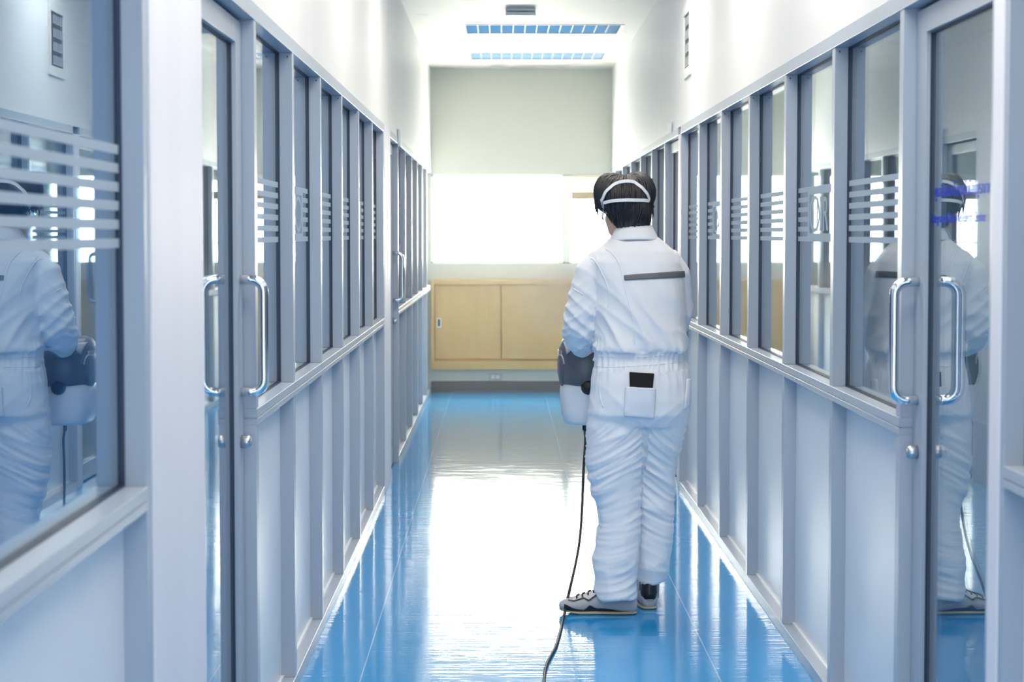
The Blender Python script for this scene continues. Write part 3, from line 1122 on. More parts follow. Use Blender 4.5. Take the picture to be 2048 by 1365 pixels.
# ---- the body inside: one continuous skin from head to hands and feet
B = MB()
hc = at(1252, 407, YP + 0.01)
HX, HY, HZ = hc
hz_top, hz_chin = at(1252, 350, YP).z, at(1240, 468, YP).z
hyaw = math.radians(22)          # looks ahead and a little to the left
RH = Matrix.Rotation(hyaw, 3, 'Z')


def hp(x, y, z):
    """head space: x to the wearer's right, y forward, z up from the head centre"""
    return hc + RH @ Vector((x, y, z))


hr = []
for (z, hw, yf, yb) in [(-0.125, .028, .088, .030), (-0.115, .042, .094, -.010), (-0.09, .056, .092, -.045), (-0.06, .064, .090, -.070), (-0.03, .068, .088, -.085),
                        (0.0, .072, .090, -.094), (0.03, .074, .090, -.096), (0.06, .070, .080, -.088), (0.085, .055, .058, -.066), (0.102, .026, .026, -.034)]:
    ring = []
    for k in range(28):
        t_ = 2 * math.pi * k / 28
        yy = (yf + yb) / 2 + (yf - yb) / 2 * math.sin(t_)
        ring.append(hp(1.08 * hw * math.copysign(abs(math.cos(t_)) ** .9, math.cos(t_)), yy, z))
    hr.append(ring)
B.loft(hr)
B.tube([hp(0, .084, .012), hp(0, .100, -.012), hp(0, .112, -.034), hp(0, .090, -.046)], [.007, .009, .014, .008], 12)   # nose
B.ball(hp(0, .088, -.066), .024, .010, .006)
B.ball(hp(0, .086, -.078), .021, .010, .007)                                                                          # lips
B.ball(hp(.030, .080, .020), .019, .010, .006); B.ball(hp(-.030, .080, .020), .019, .010, .006)                      # brows
for sx_ in (-1, 1):
    B.ball(hp(sx_ * .083, .002, -.018), .009, .018, .030, 14, 10, RH @ Matrix.Rotation(sx_ * 0.3, 3, 'Z'))             # ears
B.tube([hp(0, -.012, -.05), at(1263, 462, YP + .012), at(1268, 490, YP)], [.058, .056, .064], 20)                      # neck
inner = [(l + 12, r - 12, y, dp - .02, dy) for (l, r, y, dp, dy) in torso[2:]]
B.loft([ring_px(l, r, y, D + dy, dp) for (l, r, y, dp, dy) in inner])
for leg in (lleg, rleg):
    B.loft([ring_px((l + r) / 2 - (r - l) * .33, (l + r) / 2 + (r - l) * .33, y, D + dy, dp * .68) for (l, r, y, dp, dy) in leg])
B.tube(arm_pts(lsh), [.05, .05, .046, .044, .042, .040, .036, .032, .028], 16)
B.tube(arm_pts(rsh), [.05, .05, .046, .044, .042, .040, .036, .032, .028], 16)
B.tube([at(1232, 1195, D - .05), at(1230, 1209, D - .05)], [.035, .036], 14)
B.tube([at(1303, 1150, D + .08), at(1301, 1196, D + .085)], [.032, .034], 14)
body_me = fused(B, 0.0045, 3, 'person')
for v_ in body_me.vertices:
    v_.co -= Vector(PROT)
person = link('person', body_me, M['skin'])
person.location = PROT
tag(person, 'person in white coverall seen from behind, holding the fogging machine in the corridor', 'person')


def pchild(name, me, material, label=None):
    o = link(name, me, material, person)
    if label:
        o['label'] = label
    return o


def pm(mb, name, material, label=None, par=None):
    o = link(name, mb.mesh(name, PROT), material, par or person)
    if label:
        o['label'] = label
    return o


for v_ in suit_me.vertices:
    v_.co -= Vector(PROT)
suit = pchild('coverall', suit_me, M['suit'], 'white zip coverall with gathered waist')

# ---- details of the coverall
# collar: a folded stand of cloth
cl = MB()
rings = []
for (lp, rp, py, dp, dy) in [(1233, 1304, 470, .062, .012), (1231, 1305, 458, .066, .012), (1234, 1302, 452, .064, .014), (1232, 1304, 451, .069, .014), (1227, 1309, 462, .078, .008), (1221, 1316, 476, .088, .004), (1219, 1319, 483, .092, .004), (1224, 1314, 484, .084, .004)]:
    ring = ring_px(lp, rp, py, D + dy, dp, 36, 2.1)
    for q in ring:
        back = (D + dy - q.y) / dp            # 1 at the nape, -1 at the throat
        q.z += 0.010 * (back - 0.2) + 0.012 * (q.x - ring[0].x + 0.08) * 1.0
    rings.append(ring)
cl.loft(rings, cap=False)
co_ = pm(cl, 'collar', M['suit'], None, suit)
s_ = co_.modifiers.new('thick', 'SOLIDIFY'); s_.thickness = 0.003
s_ = co_.modifiers.new('sub', 'SUBSURF'); s_.levels = 1; s_.render_levels = 2


def seam(name, pts, r=0.0021, n_=8, lift=0.0004, material='suit'):
    m_ = MB().tube([onto(q.x, q.y, lift) for q in dense(pts, n_)], r, 6)
    return pm(m_, name, M[material], None, suit)


seam('back_seam', [(1212, 499), (1224, 507), (1238, 527), (1246, 558), (1252, 585), (1259, 610), (1265, 637), (1267, 660), (1269, 690)])
seam('armhole_seam', [(1181, 517), (1190, 522), (1203, 545), (1214, 570), (1219, 592), (1216, 615)])
seam('sleeve_seam', [(1147, 578), (1157, 584), (1166, 590)])
seam('waist_seam', [(1190, 733), (1210, 734), (1240, 734), (1280, 732), (1320, 729), (1368, 724)], 0.0012)
seam('waist_seam', [(1192, 712), (1230, 714), (1280, 714), (1320, 711), (1368, 706)], 0.0010)
seam('side_pocket_edge', [(1206, 739), (1202, 752), (1200, 768), (1200, 790), (1206, 815)], 0.0022)


def patch(name, quad, nu, nv, lift, thick, material, par, bulge=0.0, label=None):
    """cloth patch laid on the garment; quad = four corner pixels, clockwise from top left"""
    (ax, ay), (bx_, by), (cx_, cy), (dx_, dy_) = quad
    vs, fs = [], []
    for j in range(nv + 1):
        v_ = j / nv
        for i in range(nu + 1):
            u = i / nu
            px = (ax * (1 - u) + bx_ * u) * (1 - v_) + (dx_ * (1 - u) + cx_ * u) * v_
            py = (ay * (1 - u) + by * u) * (1 - v_) + (dy_ * (1 - u) + cy * u) * v_
            vs.append(onto(px, py, lift + bulge * min(1.0, 2.4 * math.sin(math.pi * u)) * (1 - v_)))
    for j in range(nv):
        for i in range(nu):
            a = j * (nu + 1) + i
            fs.append((a, a + 1, a + nu + 2, a + nu + 1))
    m_ = MB().add(vs, fs, True)
    o = pm(m_, name, material, label, par)
    sm_ = o.modifiers.new('smooth', 'SMOOTH'); sm_.iterations = 4
    s_ = o.modifiers.new('thick', 'SOLIDIFY'); s_.thickness = thick; s_.offset = 0
    return o


patch('reflective_band', [(1247, 550), (1369, 541), (1370, 556), (1248, 562)], 40, 4, 0.0030, 0.0016, M['suit_trim'], suit, label='dark grey band across the back')
patch('back_pocket', [(1250, 773), (1312, 776), (1309, 838), (1247, 833)], 16, 16, 0.0055, 0.003, M['suit'], suit, 0.016)
patch('hip_pocket', [(1370, 757), (1379, 757), (1377, 812), (1366, 822)], 5, 12, 0.005, 0.003, M['suit'], suit, 0.006)

# wallet in the back pocket
wv_ = MB()
q0 = [onto(1258, 745, .013), onto(1307, 748, .013), onto(1304, 780, .0145), onto(1260, 778, .0145)]
nrm = (q0[1] - q0[0]).cross(q0[3] - q0[0]).normalized()
if nrm.y > 0:
    nrm = -nrm
zf = [p_ + nrm * 0.000 for p_ in q0] + [p_ - nrm * 0.008 for p_ in q0]
cen = sum(zf, Vector()) / 8
wv_.add([p_ - cen for p_ in zf], [(0, 1, 2, 3), (7, 6, 5, 4), (0, 4, 5, 1), (1, 5, 6, 2), (2, 6, 7, 3), (3, 7, 4, 0)])
wl_ = wv_.build('wallet', M['phone'], None, 0.003)
wl_.location = cen
tag(wl_, 'black wallet sticking out of the back pocket of the white coverall', 'wallet')

# ---- hair
hb = MB()
hb.ball(at(1223, 388, YP + .02), .066, .100, .078, 24, 16)
hb.ball(at(1273, 386, YP + .02), .068, .100, .078, 24, 16)
hb.ball(at(1250, 396, YP - .002), .092, .100, .087, 24, 16)
hb.loft([ring_px(l, r, y, YP + dy, dp, 24, 2.2) for (l, r, y, dp, dy) in [(1200, 1300, 395, .085, -.005), (1209, 1299, 412, .084, -.012), (1217, 1300, 430, .076, -.014), (1225, 1300, 446, .066, -.010), (1232, 1298, 458, .056, .0), (1242, 1296, 464, .050, .006)]])
hair_me = fused(hb, 0.005, 4, 'hair')
# the fringe side is open: keep hair off the face
ctr = hc
co, no = arr(hair_me)
keep = []
for i in range(len(co)):
    q = RH.inverted() @ (Vector(co[i]) - hc)
    dn = 0.0
    # cut the face opening back to the hairline
    if q.y > 0.055 and q.z < 0.045:
        lim = 0.060
        if q.y > lim and abs(q.x) < 0.09:
            q.y = lim + (q.y - lim) * 0.12
    q2 = hc + RH @ q
    ang = math.atan2(q.x, -q.y)
    st = noise.noise(Vector((ang * 16, q.z * 9, 2.0))) * 0.0035 + noise.noise(Vector((ang * 42, q.z * 16, 5.0))) * 0.002
    q2 += Vector(no[i]) * st
    co[i] = q2
hair_me.vertices.foreach_set('co', co.reshape(-1))
hair_me.update()
bm = bmesh.new(); bm.from_mesh(hair_me); bm.normal_update()
HTREE = BVHTree.FromBMesh(bm)
HT_REF[0] = HTREE
bm.free()
hm = MB()
for p_ in hair_me.polygons:
    pass
# strands: combed outward from the parting at the crown
rnd = random.Random(5)
part = at(1248, 349, YP + .02)
for k in range(620):
    az = rnd.uniform(-math.pi, math.pi)
    dirx, diry = math.cos(az), math.sin(az)
    ln = rnd.uniform(0.55, 1.0)
    start = rnd.uniform(0.05, 0.45)
    wob = rnd.uniform(-0.35, 0.35)
    pts = []
    for q in range(9):
        u = start + (ln - start) * q / 8
        el = math.pi / 2 - u * 2.55
        a2 = az + wob * u * u
        d_ = Vector((math.cos(a2) * math.cos(el), math.sin(a2) * math.cos(el), math.sin(el)))
        o_c = hc + Vector((0, .005, 0.0))
        loc, nn_, _, dist = HTREE.ray_cast(o_c + d_ * 0.4, -d_)
        if loc is None:
            break
        hq = RH.inverted() @ (loc - hc)
        if hq.y > 0.05 and hq.z < 0.03:
            break
        if loc.z < at(1260, 455, YP).z:
            break
        pts.append(loc + d_ * (0.0022 + 0.0025 * math.sin(math.pi * q / 8)))
    if len(pts) < 4:
        continue
    r0 = rnd.uniform(0.0016, 0.0030)
    rad = [(r0 * 1.6 * (0.35 + 0.65 * math.sin(math.pi * (0.12 + 0.86 * i / (len(pts) - 1)))), r0 * 0.8 * (0.35 + 0.65 * math.sin(math.pi * (0.12 + 0.86 * i / (len(pts) - 1))))) for i in range(len(pts))]
    hm.tube(pts, rad, 5)
# loose locks at both temples and the nape
def lock(p0, p1, p2, r, y0=0.0):
    a, b, c = at(p0[0], p0[1], YP + y0), at(p1[0], p1[1], YP + y0), at(p2[0], p2[1], YP + y0 + .004)
    pts = [(a * (1 - t_) ** 2 + b * 2 * t_ * (1 - t_) + c * t_ ** 2) for t_ in [i / 6 for i in range(7)]]
    hm.tube(pts, [r, r * 1.15, r * 1.1, r * .95, r * .7, r * .4, r * .06], 7)
for args in [((1196, 372), (1186, 396), (1192, 420), .006, .04), ((1200, 375), (1190, 405), (1197, 438), .007, .03), ((1204, 378), (1196, 408), (1201, 428), .006, .02),
             ((1193, 380), (1188, 400), (1191, 412), .005, .05), ((1299, 370), (1310, 392), (1306, 412), .006, .03), ((1300, 378), (1312, 398), (1308, 404), .005, .02),
             ((1296, 385), (1308, 405), (1305, 421), .006, .02), ((1292, 395), (1306, 412), (1303, 428), .006, .0), ((1292, 408), (1304, 420), (1300, 433), .006, -.01),
             ((1298, 402), (1308, 412), (1309, 416), .004, .0), ((1296, 412), (1303, 424), (1296, 436), .005, -.02), ((1290, 440), (1298, 450), (1297, 458), .005, -.02)]:
    lock(*args)
for k in range(26):
    sd = -1 if k % 2 else 1
    bx = 1194 if sd < 0 else 1302
    yy = rnd.uniform(372, 402)
    tip = (bx + sd * rnd.uniform(-1, 6), yy + rnd.uniform(22, 40))
    lock((bx - sd * 6, yy - 8), (bx + sd * rnd.uniform(2, 8), yy + 12), tip, rnd.uniform(.003, .0055), rnd.uniform(-.01, .05))
for k in range(16):
    px0 = rnd.uniform(1205, 1295)
    lock((px0, 352 + abs(px0 - 1250) * .1), (px0 + rnd.uniform(-8, 8), 346 + abs(px0 - 1250) * .16), (px0 + rnd.uniform(-22, 22), 350 + abs(px0 - 1250) * .25), rnd.uniform(.002, .0035), rnd.uniform(.0, .04))
nv0 = len(hm.v)
base_v = [tuple(v_.co) for v_ in hair_me.vertices]
base_f = [tuple(p_.vertices) for p_ in hair_me.polygons]
hm.add(base_v, base_f, True)
hair = pm(hm, 'hair', M['hair'], 'short black hair parted at the crown')

# ---- mask, its two straps, the eyes
def strap(pts, r, n_=8, lift=0.004):
    out = []
    for q in dense(pts, n_):
        out.append(onto(q.x, q.y, lift, HTREE))
    for _ in range(6):
        out = [out[0]] + [(out[i - 1] + out[i] * 2 + out[i + 1]) / 4 for i in range(1, len(out) - 1)] + [out[-1]]
    return out
mk = MB()
rr = []
for (s1, yy) in [(1.0, .070), (0.96, .088), (0.72, .102), (0.35, .111), (0.05, .113)]:
    rr.append([hp(.050 * s1 * math.cos(2 * math.pi * k / 24), yy, -.060 + .052 * s1 * math.sin(2 * math.pi * k / 24)) for k in range(24)])
mk.loft(rr)
mask = pm(mk, 'respirator_mask', M['mask'])


def ribbon(pts, hw, name):
    vs, fs = [], []
    for i, q in enumerate(pts):
        out_ = (q - hc); out_.z *= 0.3; out_.normalize()
        t_ = (pts[min(i + 1, len(pts) - 1)] - pts[max(i - 1, 0)]).normalized()
        up_ = out_.cross(t_).normalized()
        for sg, of in ((1, 0), (-1, 0), (-1, .0022), (1, .0022)):
            vs.append(q + up_ * hw * sg + out_ * of)
    nn_ = len(pts)
    for i in range(nn_ - 1):
        a, b = i * 4, (i + 1) * 4
        for k in range(4):
            fs.append((a + k, a + (k + 1) % 4, b + (k + 1) % 4, b + k))
    m_ = MB().add(vs, fs)
    return pm(m_, name, M['strap'], None, mask)


lo_pts = strap([(1207, 404), (1222, 402), (1246, 400), (1270, 400), (1294, 402)], 1, 8, .0105)
hi_pts = strap([(1207, 400), (1212, 387), (1222, 376), (1236, 369), (1252, 366), (1268, 368), (1281, 376), (1291, 388), (1296, 400)], 1, 6, .0105)
# the straps run round the cheeks to the mask
def toface(side_, first):
    return [first, hp(side_ * .086, .02, -.035), hp(side_ * .074, .06, -.055), hp(side_ * .056, .082, -.060)]
ribbon(toface(-1, lo_pts[0])[::-1] + lo_pts[1:-1] + toface(1, lo_pts[-1]), .0062, 'head_strap')
ribbon(toface(-1, hi_pts[0])[::-1] + hi_pts[1:-1] + toface(1, hi_pts[-1]), .0062, 'head_strap')
for sx_ in (-1, 1):
    e = MB().ball(hp(sx_ * .031, .080, .004), .0105, .009, .0065)
    eo = pm(e, 'eye', M['eye'])
    e = MB().ball(hp(sx_ * .031, .0875, .004), .0052, .0028, .0052)
    pm(e, 'iris', M['iris'], None, eo)

# ---- gloved hands: palm, four fingers and a thumb each, closed round what they hold
FC = at(1152, 720, YP + 0.325)          # fogger centre (top of the body)
FZ = FC.z


def hand(wrist, palm_dir, across, down, grip, name, mirror=1):
    """wrist -> palm along palm_dir; fingers side by side along across; curling towards down"""
    hm_ = MB()
    pd, ac, dn = Vector(palm_dir).normalized(), Vector(across).normalized(), Vector(down).normalized()
    w0 = Vector(wrist)
    rings = []
    for (t_, hw, th) in [(-.03, .027, .021), (0, .029, .020), (.03, .037, .018), (.06, .042, .016), (.085, .041, .014)]:
        c = w0 + pd * t_
        rings.append([c + ac * (hw * math.cos(2 * math.pi * k / 18)) + dn * (th * math.sin(2 * math.pi * k / 18)) for k in range(18)])
    hm_.loft(rings)
    for i, (off, ln, sh) in enumerate([(-.031, .074, -.004), (-.0105, .084, .002), (.0105, .079, 0), (.030, .062, -.008)]):
        base_ = w0 + pd * (.080 + sh) + ac * off
        pts = [base_ - pd * .02, base_]
        a = 0.25
        p_ = base_.copy()
        for seg, bend in ((.44, .55 * grip), (.31, .85 * grip), (.25, .6 * grip)):
            a += bend
            for _ in range(2):
                p_ = p_ + (pd * math.cos(a) + dn * math.sin(a)) * (ln * seg / 2)
                pts.append(p_.copy())
        rads = [.0095, .0098, .0094, .0092, .0090, .0086, .0080, .0062]
        hm_.tube(pts, rads, 10)
        hm_.ball(pts[-1], .0062, .0062, .0062, 10, 8)
    tb0 = w0 + pd * .022 - ac * .024 * mirror
    t1 = tb0 - ac * .030 * mirror + pd * .022 + dn * .012
    t2 = t1 + pd * .026 - ac * .006 * mirror + dn * .022
    t3 = t2 + pd * .016 + ac * .006 * mirror + dn * .020
    hm_.tube([tb0, t1, t2, t3], [.013, .0115, .0105, .007], 10)
    hm_.ball(t3, .0072, .0072, .0072, 10, 8)
    me = fused(hm_, 0.0028, 2, name)
    for v_ in me.vertices:
        v_.co -= Vector(PROT)
    return pchild(name, me, M['glove'], 'dark gloved hand')


# ---- shoes
def shoe(name, heel, yaw, label, L=0.300):
    """heel: ground point at the back of the heel; yaw: toe direction"""
    R_ = Matrix.Rotation(yaw, 3, 'Z')
    hl = Vector(heel)

    def W(x, y, z):               # x right, y toe-wards, z up
        return hl + R_ @ Vector((x, y, z))
    prof = [  # y, half width, top height, low edge, x shift
        (0.000, .020, .060, .014, 0), (.010, .031, .080, .007, 0), (.035, .036, .086, .005, 0), (.070, .038, .092, .005, 0), (.105, .039, .106, .005, .001), (.135, .040, .104, .005, .002),
        (.165, .043, .090, .005, .003), (.195, .047, .076, .005, .004), (.225, .049, .066, .006, .004), (.255, .046, .058, .008, .003), (.280, .037, .052, .012, 0), (.294, .024, .044, .016, -.003), (.300, .005, .038, .021, -.003)]
    prof = [(y * L / .30, a, t, b, c) for (y, a, t, b, c) in prof]

    def ring(y, hw, top, low, xs, grow=0.0):
        out = []
        for k in range(24):
            t_ = 2 * math.pi * k / 24
            c, s__ = math.cos(t_), math.sin(t_)
            h = (top - low) / 2
            x = xs + (hw + grow) * math.copysign(abs(c) ** 0.75, c) * (1.0 - 0.22 * max(0, s__))
            z = low + h + (h + grow) * math.copysign(abs(s__) ** 0.8, s__)
            out.append(W(x, y, z))
        return out
    up = MB().loft([ring(*p_) for p_ in prof])
    uo = pm(up, name, M['shoe'], label)
    sb_ = uo.modifiers.new('sub', 'SUBSURF'); sb_.levels = 1; sb_.render_levels = 2
    so = MB()
    rings = []
    for z, g in ((0.001, -.008), (.003, -.003), (.008, -.0015), (.012, -.005)):
        rg = []
        for y, hw, top, low, xs in prof:
            rg.append((y, hw + g, xs))
        pts = [W(xs + hw, y + (g if y > .1 else -g), z + (.010 if y > .27 else .004 if y > .25 else 0)) for y, hw, xs in rg] + \
              [W(xs - hw, y + (g if y > .1 else -g), z + (.010 if y > .27 else .004 if y > .25 else 0)) for y, hw, xs in rg[::-1]]
        rings.append(pts)
    so.loft(rings)
    pm(so, 'sole', M['sole'], None, uo)

    def side(y, u, sg, grow):
        """point on the upper at length y, height fraction u (0 low .. 1 top), side sg"""
        for i in range(len(prof) - 1):
            if prof[i][0] <= y <= prof[i + 1][0]:
                f = (y - prof[i][0]) / (prof[i + 1][0] - prof[i][0])
                a = [prof[i][q] * (1 - f) + prof[i + 1][q] * f for q in range(5)]
                break
        else:
            a = prof[-1]
        ang = -math.pi / 2 + math.pi * u
        c, s__ = math.cos(ang), math.sin(ang)
        h = (a[2] - a[3]) / 2
        x = a[4] + sg * (a[1] + grow) * abs(c) ** 0.75 * (1.0 - 0.22 * max(0, s__))
        z = a[3] + h + (h + grow) * math.copysign(abs(s__) ** 0.8, s__)
        return W(x, y, z)

    def band(upper, lower, nm_, material, sides=(-1, 1), grow=.0022):
        m_ = MB()
        for sg in sides:
            n_ = len(upper)
            rows = 5
            vs = []
            for j in range(rows):
                f = j / (rows - 1)
                for (ya, ua), (yb_, ub) in zip(upper, lower):
                    vs.append(side(ya * (1 - f) + yb_ * f, ua * (1 - f) + ub * f, sg, grow))
            fs = [(j * n_ + i, j * n_ + i + 1, (j + 1) * n_ + i + 1, (j + 1) * n_ + i) for j in range(rows - 1) for i in range(n_ - 1)]
            m_.add(vs, fs, True)
        o = pm(m_, nm_, M[material], None, uo)
        return o

    def lerp(pts, n_=24):
        out = []
        y0_, y1_ = pts[0][0], pts[-1][0]
        for k in range(n_):
            y = y0_ + (y1_ - y0_) * k / (n_ - 1)
            for a, b in zip(pts, pts[1:]):
                if a[0] <= y <= b[0] + 1e-9:
                    f = (y - a[0]) / (b[0] - a[0])
                    out.append((y, a[1] * (1 - f) + b[1] * f))
                    break
        return out
    # dark flash along the side, pale eyestay, dark collar lining
    band(lerp([(.035, .24), (.10, .31), (.16, .36), (.185, .50), (.21, .34), (.25, .45), (.285, .62)]), lerp([(.035, .21), (.10, .20), (.16, .14), (.185, .12), (.21, .12), (.25, .16), (.285, .30)]), 'side_flash', 'shoe_black')
    band(lerp([(.135, .985), (.17, .985), (.21, .985), (.25, .985)]), lerp([(.135, .74), (.17, .66), (.19, .60), (.21, .76), (.25, .72)]), 'eyestay', 'shoe_light', grow=.0016)
    band(lerp([(.135, .76), (.17, .68), (.19, .62), (.21, .78), (.25, .74), (.27, .86)]), lerp([(.135, .70), (.17, .62), (.19, .56), (.21, .72), (.25, .68), (.27, .80)]), 'eyestay_edge', 'shoe_black', grow=.0026)
    band(lerp([(.012, .99), (.05, .99), (.10, .99)]), lerp([(.012, .80), (.05, .62), (.10, .82)]), 'ankle_lining', 'shoe_black', grow=.0022)
    for k in range(5):
        y = .140 + .022 * k
        pts = [side(y + (.008 if sg < 0 else 0), u, sg, .0045) for sg, u in ((-1, .80), (-1, .90), (-1, .98), (1, .98), (1, .90), (1, .80))]
        lc = MB().tube(pts, .0030, 8)
        pm(lc, 'lace', M['lace'], None, uo)
    lp = MB()
    c = W(0, .135, .114)
    for sg in (-1, 1):
        lp.tube([c, c + R_ @ Vector((sg * .018, .012, .008)), c + R_ @ Vector((sg * .034, .010, -.006)), c + R_ @ Vector((sg * .020, .002, -.010)), c], .0028, 8)
    pm(lp, 'bow', M['lace'], None, uo)
    return uo, W, prof


h1 = at(1274, 1229, YP - .05); h1.z = 0
Y1 = 6.535
p_toe = Vector((at(1118, 1222, Y1).x, Y1 + .012, 0))
p_heel = Vector((at(1275, 1222, Y1).x, Y1 - .004, 0))
vec = p_toe - p_heel
shoe('shoe', p_heel, math.atan2(-vec.x, vec.y), 'grey and black running shoe, toe pointing to the cabinet side', vec.length)
p_heel2 = Vector((at(1300, 1215, 6.59).x, 6.59, 0))
uo2, W2, prof2 = shoe('shoe', p_heel2, math.radians(6), 'grey and black running shoe seen from its black heel', 0.295)
hk = MB()
rings = []
for z, y_, hw in ((.030, -.004, .020), (.045, -.007, .028), (.065, -.008, .032), (.09, -.006, .031), (.118, -.004, .027), (.126, .004, .024)):
    rings.append([W2(hw * 1.05 * math.cos(math.pi * k / 12), y_ + .034 - .036 * math.sin(math.pi * k / 12), z + (0.012 * math.sin(math.pi * k / 12) if z > .1 else (.022 * math.sin(math.pi * k / 12) ** 3 if z < .04 else 0))) for k in range(13)])
hv = [p_ for r in rings for p_ in r]
hk.add(hv, [(i * 13 + k, i * 13 + k + 1, (i + 1) * 13 + k + 1, (i + 1) * 13 + k) for i in range(5) for k in range(12)], True)
ho = pm(hk, 'heel_counter', M['shoe_black'], None, uo2)
s_ = ho.modifiers.new('thick', 'SOLIDIFY'); s_.thickness = .004
for sg in (-1, 1):
    hs = MB().tube([W2(sg * .010, -.005, .112), W2(sg * .022, .004, .106), W2(sg * .031, .026, .098)], [(.006, .002)] * 3, 8, up=(0, 0, 1))
    pm(hs, 'heel_strip', M['shoe_light'], None, uo2)

# ------------------------------------------------------------------ the fogging machine
YG = YP + .325
fog = empty('fogging_machine', at(1152, 845, YG), 'charcoal fogging machine with milky tank held at the person\'s left hip', 'fogging machine')


def fring(l, r, py, yc, dep, sq=2.6):
    return ring_px(l, r, py, yc, dep, 32, sq)


hs = MB().loft([fring(*a) for a in [(1140, 1184, 671, YG + .02, .05), (1128, 1198, 676, YG + .015, .09), (1121, 1210, 685, YG + .005, .12), (1117, 1218, 697, YG, .14), (1115, 1224, 712, YG, .15), (1115, 1226, 735, YG, .155),
                                    (1117, 1226, 755, YG, .15), (1122, 1222, 766, YG, .14), (1125, 1220, 770, YG, .135)]])
fo = hs.build('motor_housing', M['fog_grey'], fog)
sb_ = fo.modifiers.new('sub', 'SUBSURF'); sb_.levels = 1; sb_.render_levels = 2
# side fin that dips over the tank
fn = MB().loft([fring(*a) for a in [(1116, 1130, 700, YG - .02, .06), (1115, 1133, 725, YG - .02, .085), (1115, 1134, 745, YG - .02, .085), (1119, 1132, 765, YG - .02, .06), (1124, 1129, 778, YG - .02, .02)]])
fn.build('side_fin', M['fog_grey'], fog)
tk = MB().loft([fring(*a) for a in [(1126, 1216, 764, YG, .13, 3.2), (1121, 1219, 772, YG, .138, 3.6), (1120, 1220, 790, YG, .14, 4), (1122, 1218, 815, YG, .14, 4), (1125, 1215, 836, YG, .136, 4), (1130, 1210, 844, YG, .125, 3.6), (1140, 1200, 846, YG, .10, 3)]])
to = tk.build('tank', M['tank'], fog)
to['label'] = 'milky white plastic tank'


def fonto(px, py, lift, tree):
    for k_ in range(12):
        q_ = onto(px + k_ * 0.8, py + k_ * 0.25, lift, tree)
        if q_ is not None:
            return q_
    return at(px, py, YG - .10)


bmf = bmesh.new(); bmf.from_mesh(fo.data)
bmesh.ops.translate(bmf, verts=bmf.verts, vec=fog.location)
FT = BVHTree.FromBMesh(bmf); bmf.free()
ins = MB()
(ax, ay), (bx_, by), (cx_, cy_), (dx_, dy_) = (1127, 685), (1141, 687), (1148, 697), (1134, 710)
for lf in (.003, .0):
    for j in range(7):
        for i in range(7):
            u, v_ = i / 6, j / 6
            px = (ax * (1 - u) + bx_ * u) * (1 - v_) + (dx_ * (1 - u) + cx_ * u) * v_
            py = (ay * (1 - u) + by * u) * (1 - v_) + (dy_ * (1 - u) + cy_ * u) * v_
            ins.v.append(tuple(fonto(px, py, lf, FT)))
for j in range(6):
    for i in range(6):
        a = j * 7 + i
        ins.f.append((a, a + 1, a + 8, a + 7)); ins.smooth.append(True)
        ins.f.append((a + 49, a + 56, a + 57, a + 50)); ins.smooth.append(True)
rim = [i for i in range(7)] + [6 + 7 * j for j in range(1, 7)] + [42 + i for i in range(5, -1, -1)] + [7 * j for j in range(5, 0, -1)]
for a, b in zip(rim, rim[1:] + rim[:1]):
    ins.f.append((a, b, b + 49, a + 49)); ins.smooth.append(False)
ins.build('pale_insert', M['fog_light'], fog)
tr_ = MB().tube([fonto(q.x, q.y, .0015, FT) for q in dense([(1118, 711), (1123, 711), (1127, 719), (1129, 729)], 6)], .0035, 8)
tr_.build('trim_line', M['fog_light'], fog)
cp = MB()
cc = at(1177, 775, YG - .135)
cp.tube([cc + Vector((0, .03, 0)), cc + Vector((0, -.012, 0)), cc + Vector((0, -.02, 0))], [.027, .027, .022], 24)
cp.tube([cc + Vector((0, .0, 0)), cc + Vector((0, -.006, 0))], [.030, .030], 24)
cp.build('tank_cap', M['black'], fog)
# carrying handle over the top, nozzle at the front
hd = MB()
ha, hbk = at(1166, 690, YG - .085), at(1176, 690, YG + .09)
top = Vector((0, 0, .05))
hd.tube([ha, ha + top * .7, ha + top + Vector((0, .02, 0)), hbk + top + Vector((0, -.02, 0)), hbk + top * .7, hbk], [.013, .013, .014, .014, .013, .013], 12)
hd.build('carry_handle', M['black'], fog)
rg = MB()
rc = at(1172, 701, YG - .14)
rg.tube([rc + Vector((.019 * math.cos(t_), -.004 * math.sin(t_), .015 * math.sin(t_))) for t_ in [math.pi * 2 * k / 20 for k in range(21)]], .0022, 8)
rgo = rg.build('rim_ring', M['steel'], fog)
kb = MB().tube([rc + Vector((0, .05, 0)), rc + Vector((0, -.003, 0))], [.018, .018], 20)
kb.build('switch_knob', M['black'], fog)
nz = MB()
n0 = at(1160, 725, YG + .14)
nz.tube([n0, n0 + Vector((-.02, .08, .01)), n0 + Vector((-.035, .14, .03)), n0 + Vector((-.04, .16, .035))], [.05, .042, .034, .036], 20)
nz.build('nozzle', M['black'], fog)
# cord: drops from the machine, then trails over the floor towards the viewer
sr = MB().tube([at(1168.5, 838, YG - .10), at(1168.5, 861, YG - .10)], [.0085, .0075], 12)
sr.build('strain_relief', M['black'], fog)
cpts = [at(1169, 858, YG - .10), at(1171, 880, YG - .11), at(1168, 925, YG - .13), at(1166, 970, YG - .15), at(1164, 1020, YG - .18), at(1160, 1075, YG - .22), at(1153, 1120, YG - .26), at(1143, 1165, YG - .31), at(1135, 1200, YG - .345)]


def floor_at(px, py, z=.005):
    d_ = ray(px, py)
    k_ = (z - H) / d_.z
    return CAM_POS + d_ * k_


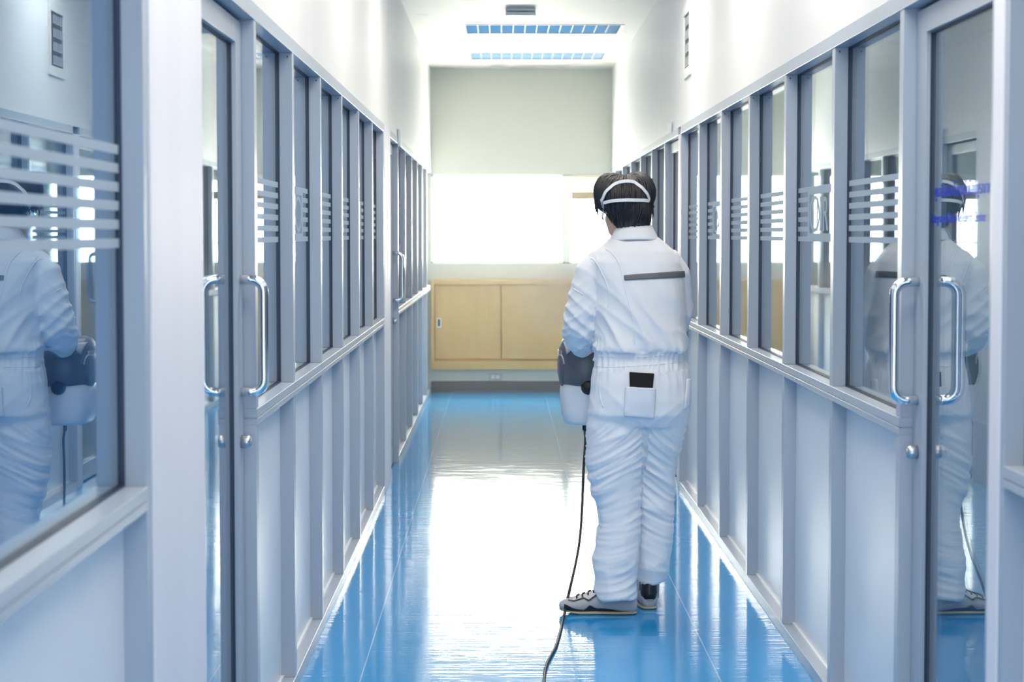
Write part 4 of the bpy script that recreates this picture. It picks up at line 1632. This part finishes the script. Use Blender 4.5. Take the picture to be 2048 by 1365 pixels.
cpts += [floor_at(a, b) for a, b in [(1127, 1237), (1121, 1262), (1112, 1293), (1100, 1316), (1092, 1335), (1088, 1365), (1090, 1420), (1100, 1500), (1090, 1600), (1060, 1750)]]
P_ = [cpts[0] * 2 - cpts[1]] + cpts + [cpts[-1] * 2 - cpts[-2]]
cs = []
for i in range(1, len(P_) - 2):
    for k in range(6):
        t_ = k / 6
        a, b, c, d_ = P_[i - 1], P_[i], P_[i + 1], P_[i + 2]
        q = 0.5 * ((2 * b) + (c - a) * t_ + (2 * a - 5 * b + 4 * c - d_) * t_ ** 2 + (3 * b - a - 3 * c + d_) * t_ ** 3)
        q.z = max(q.z, .0055)
        cs.append(q)
MB().tube(cs, .0054, 8).build('power_cord', M['cord'], fog)

# hands on the machine
lw_ = at(1173, 690, D + .24)
hand(lw_ + Vector((-.005, .01, .004)), (0.02, 1, -.15), (1, -.02, 0), (0, -.15, -1), 1.0, 'hand', 1)
rw_ = at(1300, 697, D + .29)
hand(rw_ + Vector((-.01, .005, 0)), (-1, .35, -.1), (.3, .9, .3), (-.1, .3, -1), .9, 'hand', 1)

# ------------------------------------------------------------------ thin fog hanging in the far half of the corridor
hz = bpy.data.materials.new('fog_haze')
hz.use_nodes = True
n, L = hz.node_tree.nodes, hz.node_tree.links
n.clear()
o_ = n.new('ShaderNodeOutputMaterial')
vs_ = n.new('ShaderNodeVolumeScatter')
vs_.inputs['Color'].default_value = (1.0, 0.985, 0.95, 1)
vs_.inputs['Density'].default_value = HAZE
vs_.inputs['Anisotropy'].default_value = 0.72
L.new(vs_.outputs[0], o_.inputs['Volume'])
hm_ = MB().box(XL + 0.01, XR - 0.01, 7.3, YEND - 0.075, 0.02, ZC - 0.07)
ho = hm_.build('fog_haze', hz)
tag(ho, 'thin pale fog hanging in the corridor in front of the bright end window', 'fog', None, 'stuff')

# the drifting plume the machine has just blown out ahead of the nozzle
pl_ = bpy.data.materials.new('fog_plume')
pl_.use_nodes = True
n, L = pl_.node_tree.nodes, pl_.node_tree.links
n.clear()
o_ = n.new('ShaderNodeOutputMaterial')
vs_ = n.new('ShaderNodeVolumeScatter')
vs_.inputs['Color'].default_value = (1.0, 0.985, 0.95, 1)
vs_.inputs['Anisotropy'].default_value = 0.5
t_ = n.new('ShaderNodeTexCoord')
ln_ = n.new('ShaderNodeVectorMath'); ln_.operation = 'LENGTH'
no_ = n.new('ShaderNodeTexNoise'); no_.inputs['Scale'].default_value = 2.2; no_.inputs['Detail'].default_value = 2
ma_ = n.new('ShaderNodeMapRange')
ma_.interpolation_type = 'SMOOTHSTEP'
ma_.inputs['From Min'].default_value = 1.0; ma_.inputs['From Max'].default_value = 0.1
ma_.inputs['To Min'].default_value = 0.0; ma_.inputs['To Max'].default_value = 1.3
mu_ = n.new('ShaderNodeMath'); mu_.operation = 'MULTIPLY'
L.new(t_.outputs['Object'], ln_.inputs[0])
L.new(t_.outputs['Object'], no_.inputs['Vector'])
L.new(ln_.outputs['Value'], ma_.inputs['Value'])
L.new(ma_.outputs[0], mu_.inputs[0])
L.new(no_.outputs[0], mu_.inputs[1])
L.new(mu_.outputs[0], vs_.inputs['Density'])
L.new(vs_.outputs[0], o_.inputs['Volume'])
pm_ = MB().ball((0, 0, 0), 1, 1, 1, 24, 16)
po = pm_.build('fog_plume', pl_)
po.location = at(1128, 590, 9.0)
po.scale = (0.36, 1.1, 0.30)
tag(po, 'faint puff of fog drifting before the maple cabinet beside the person', 'fog', None, 'stuff')
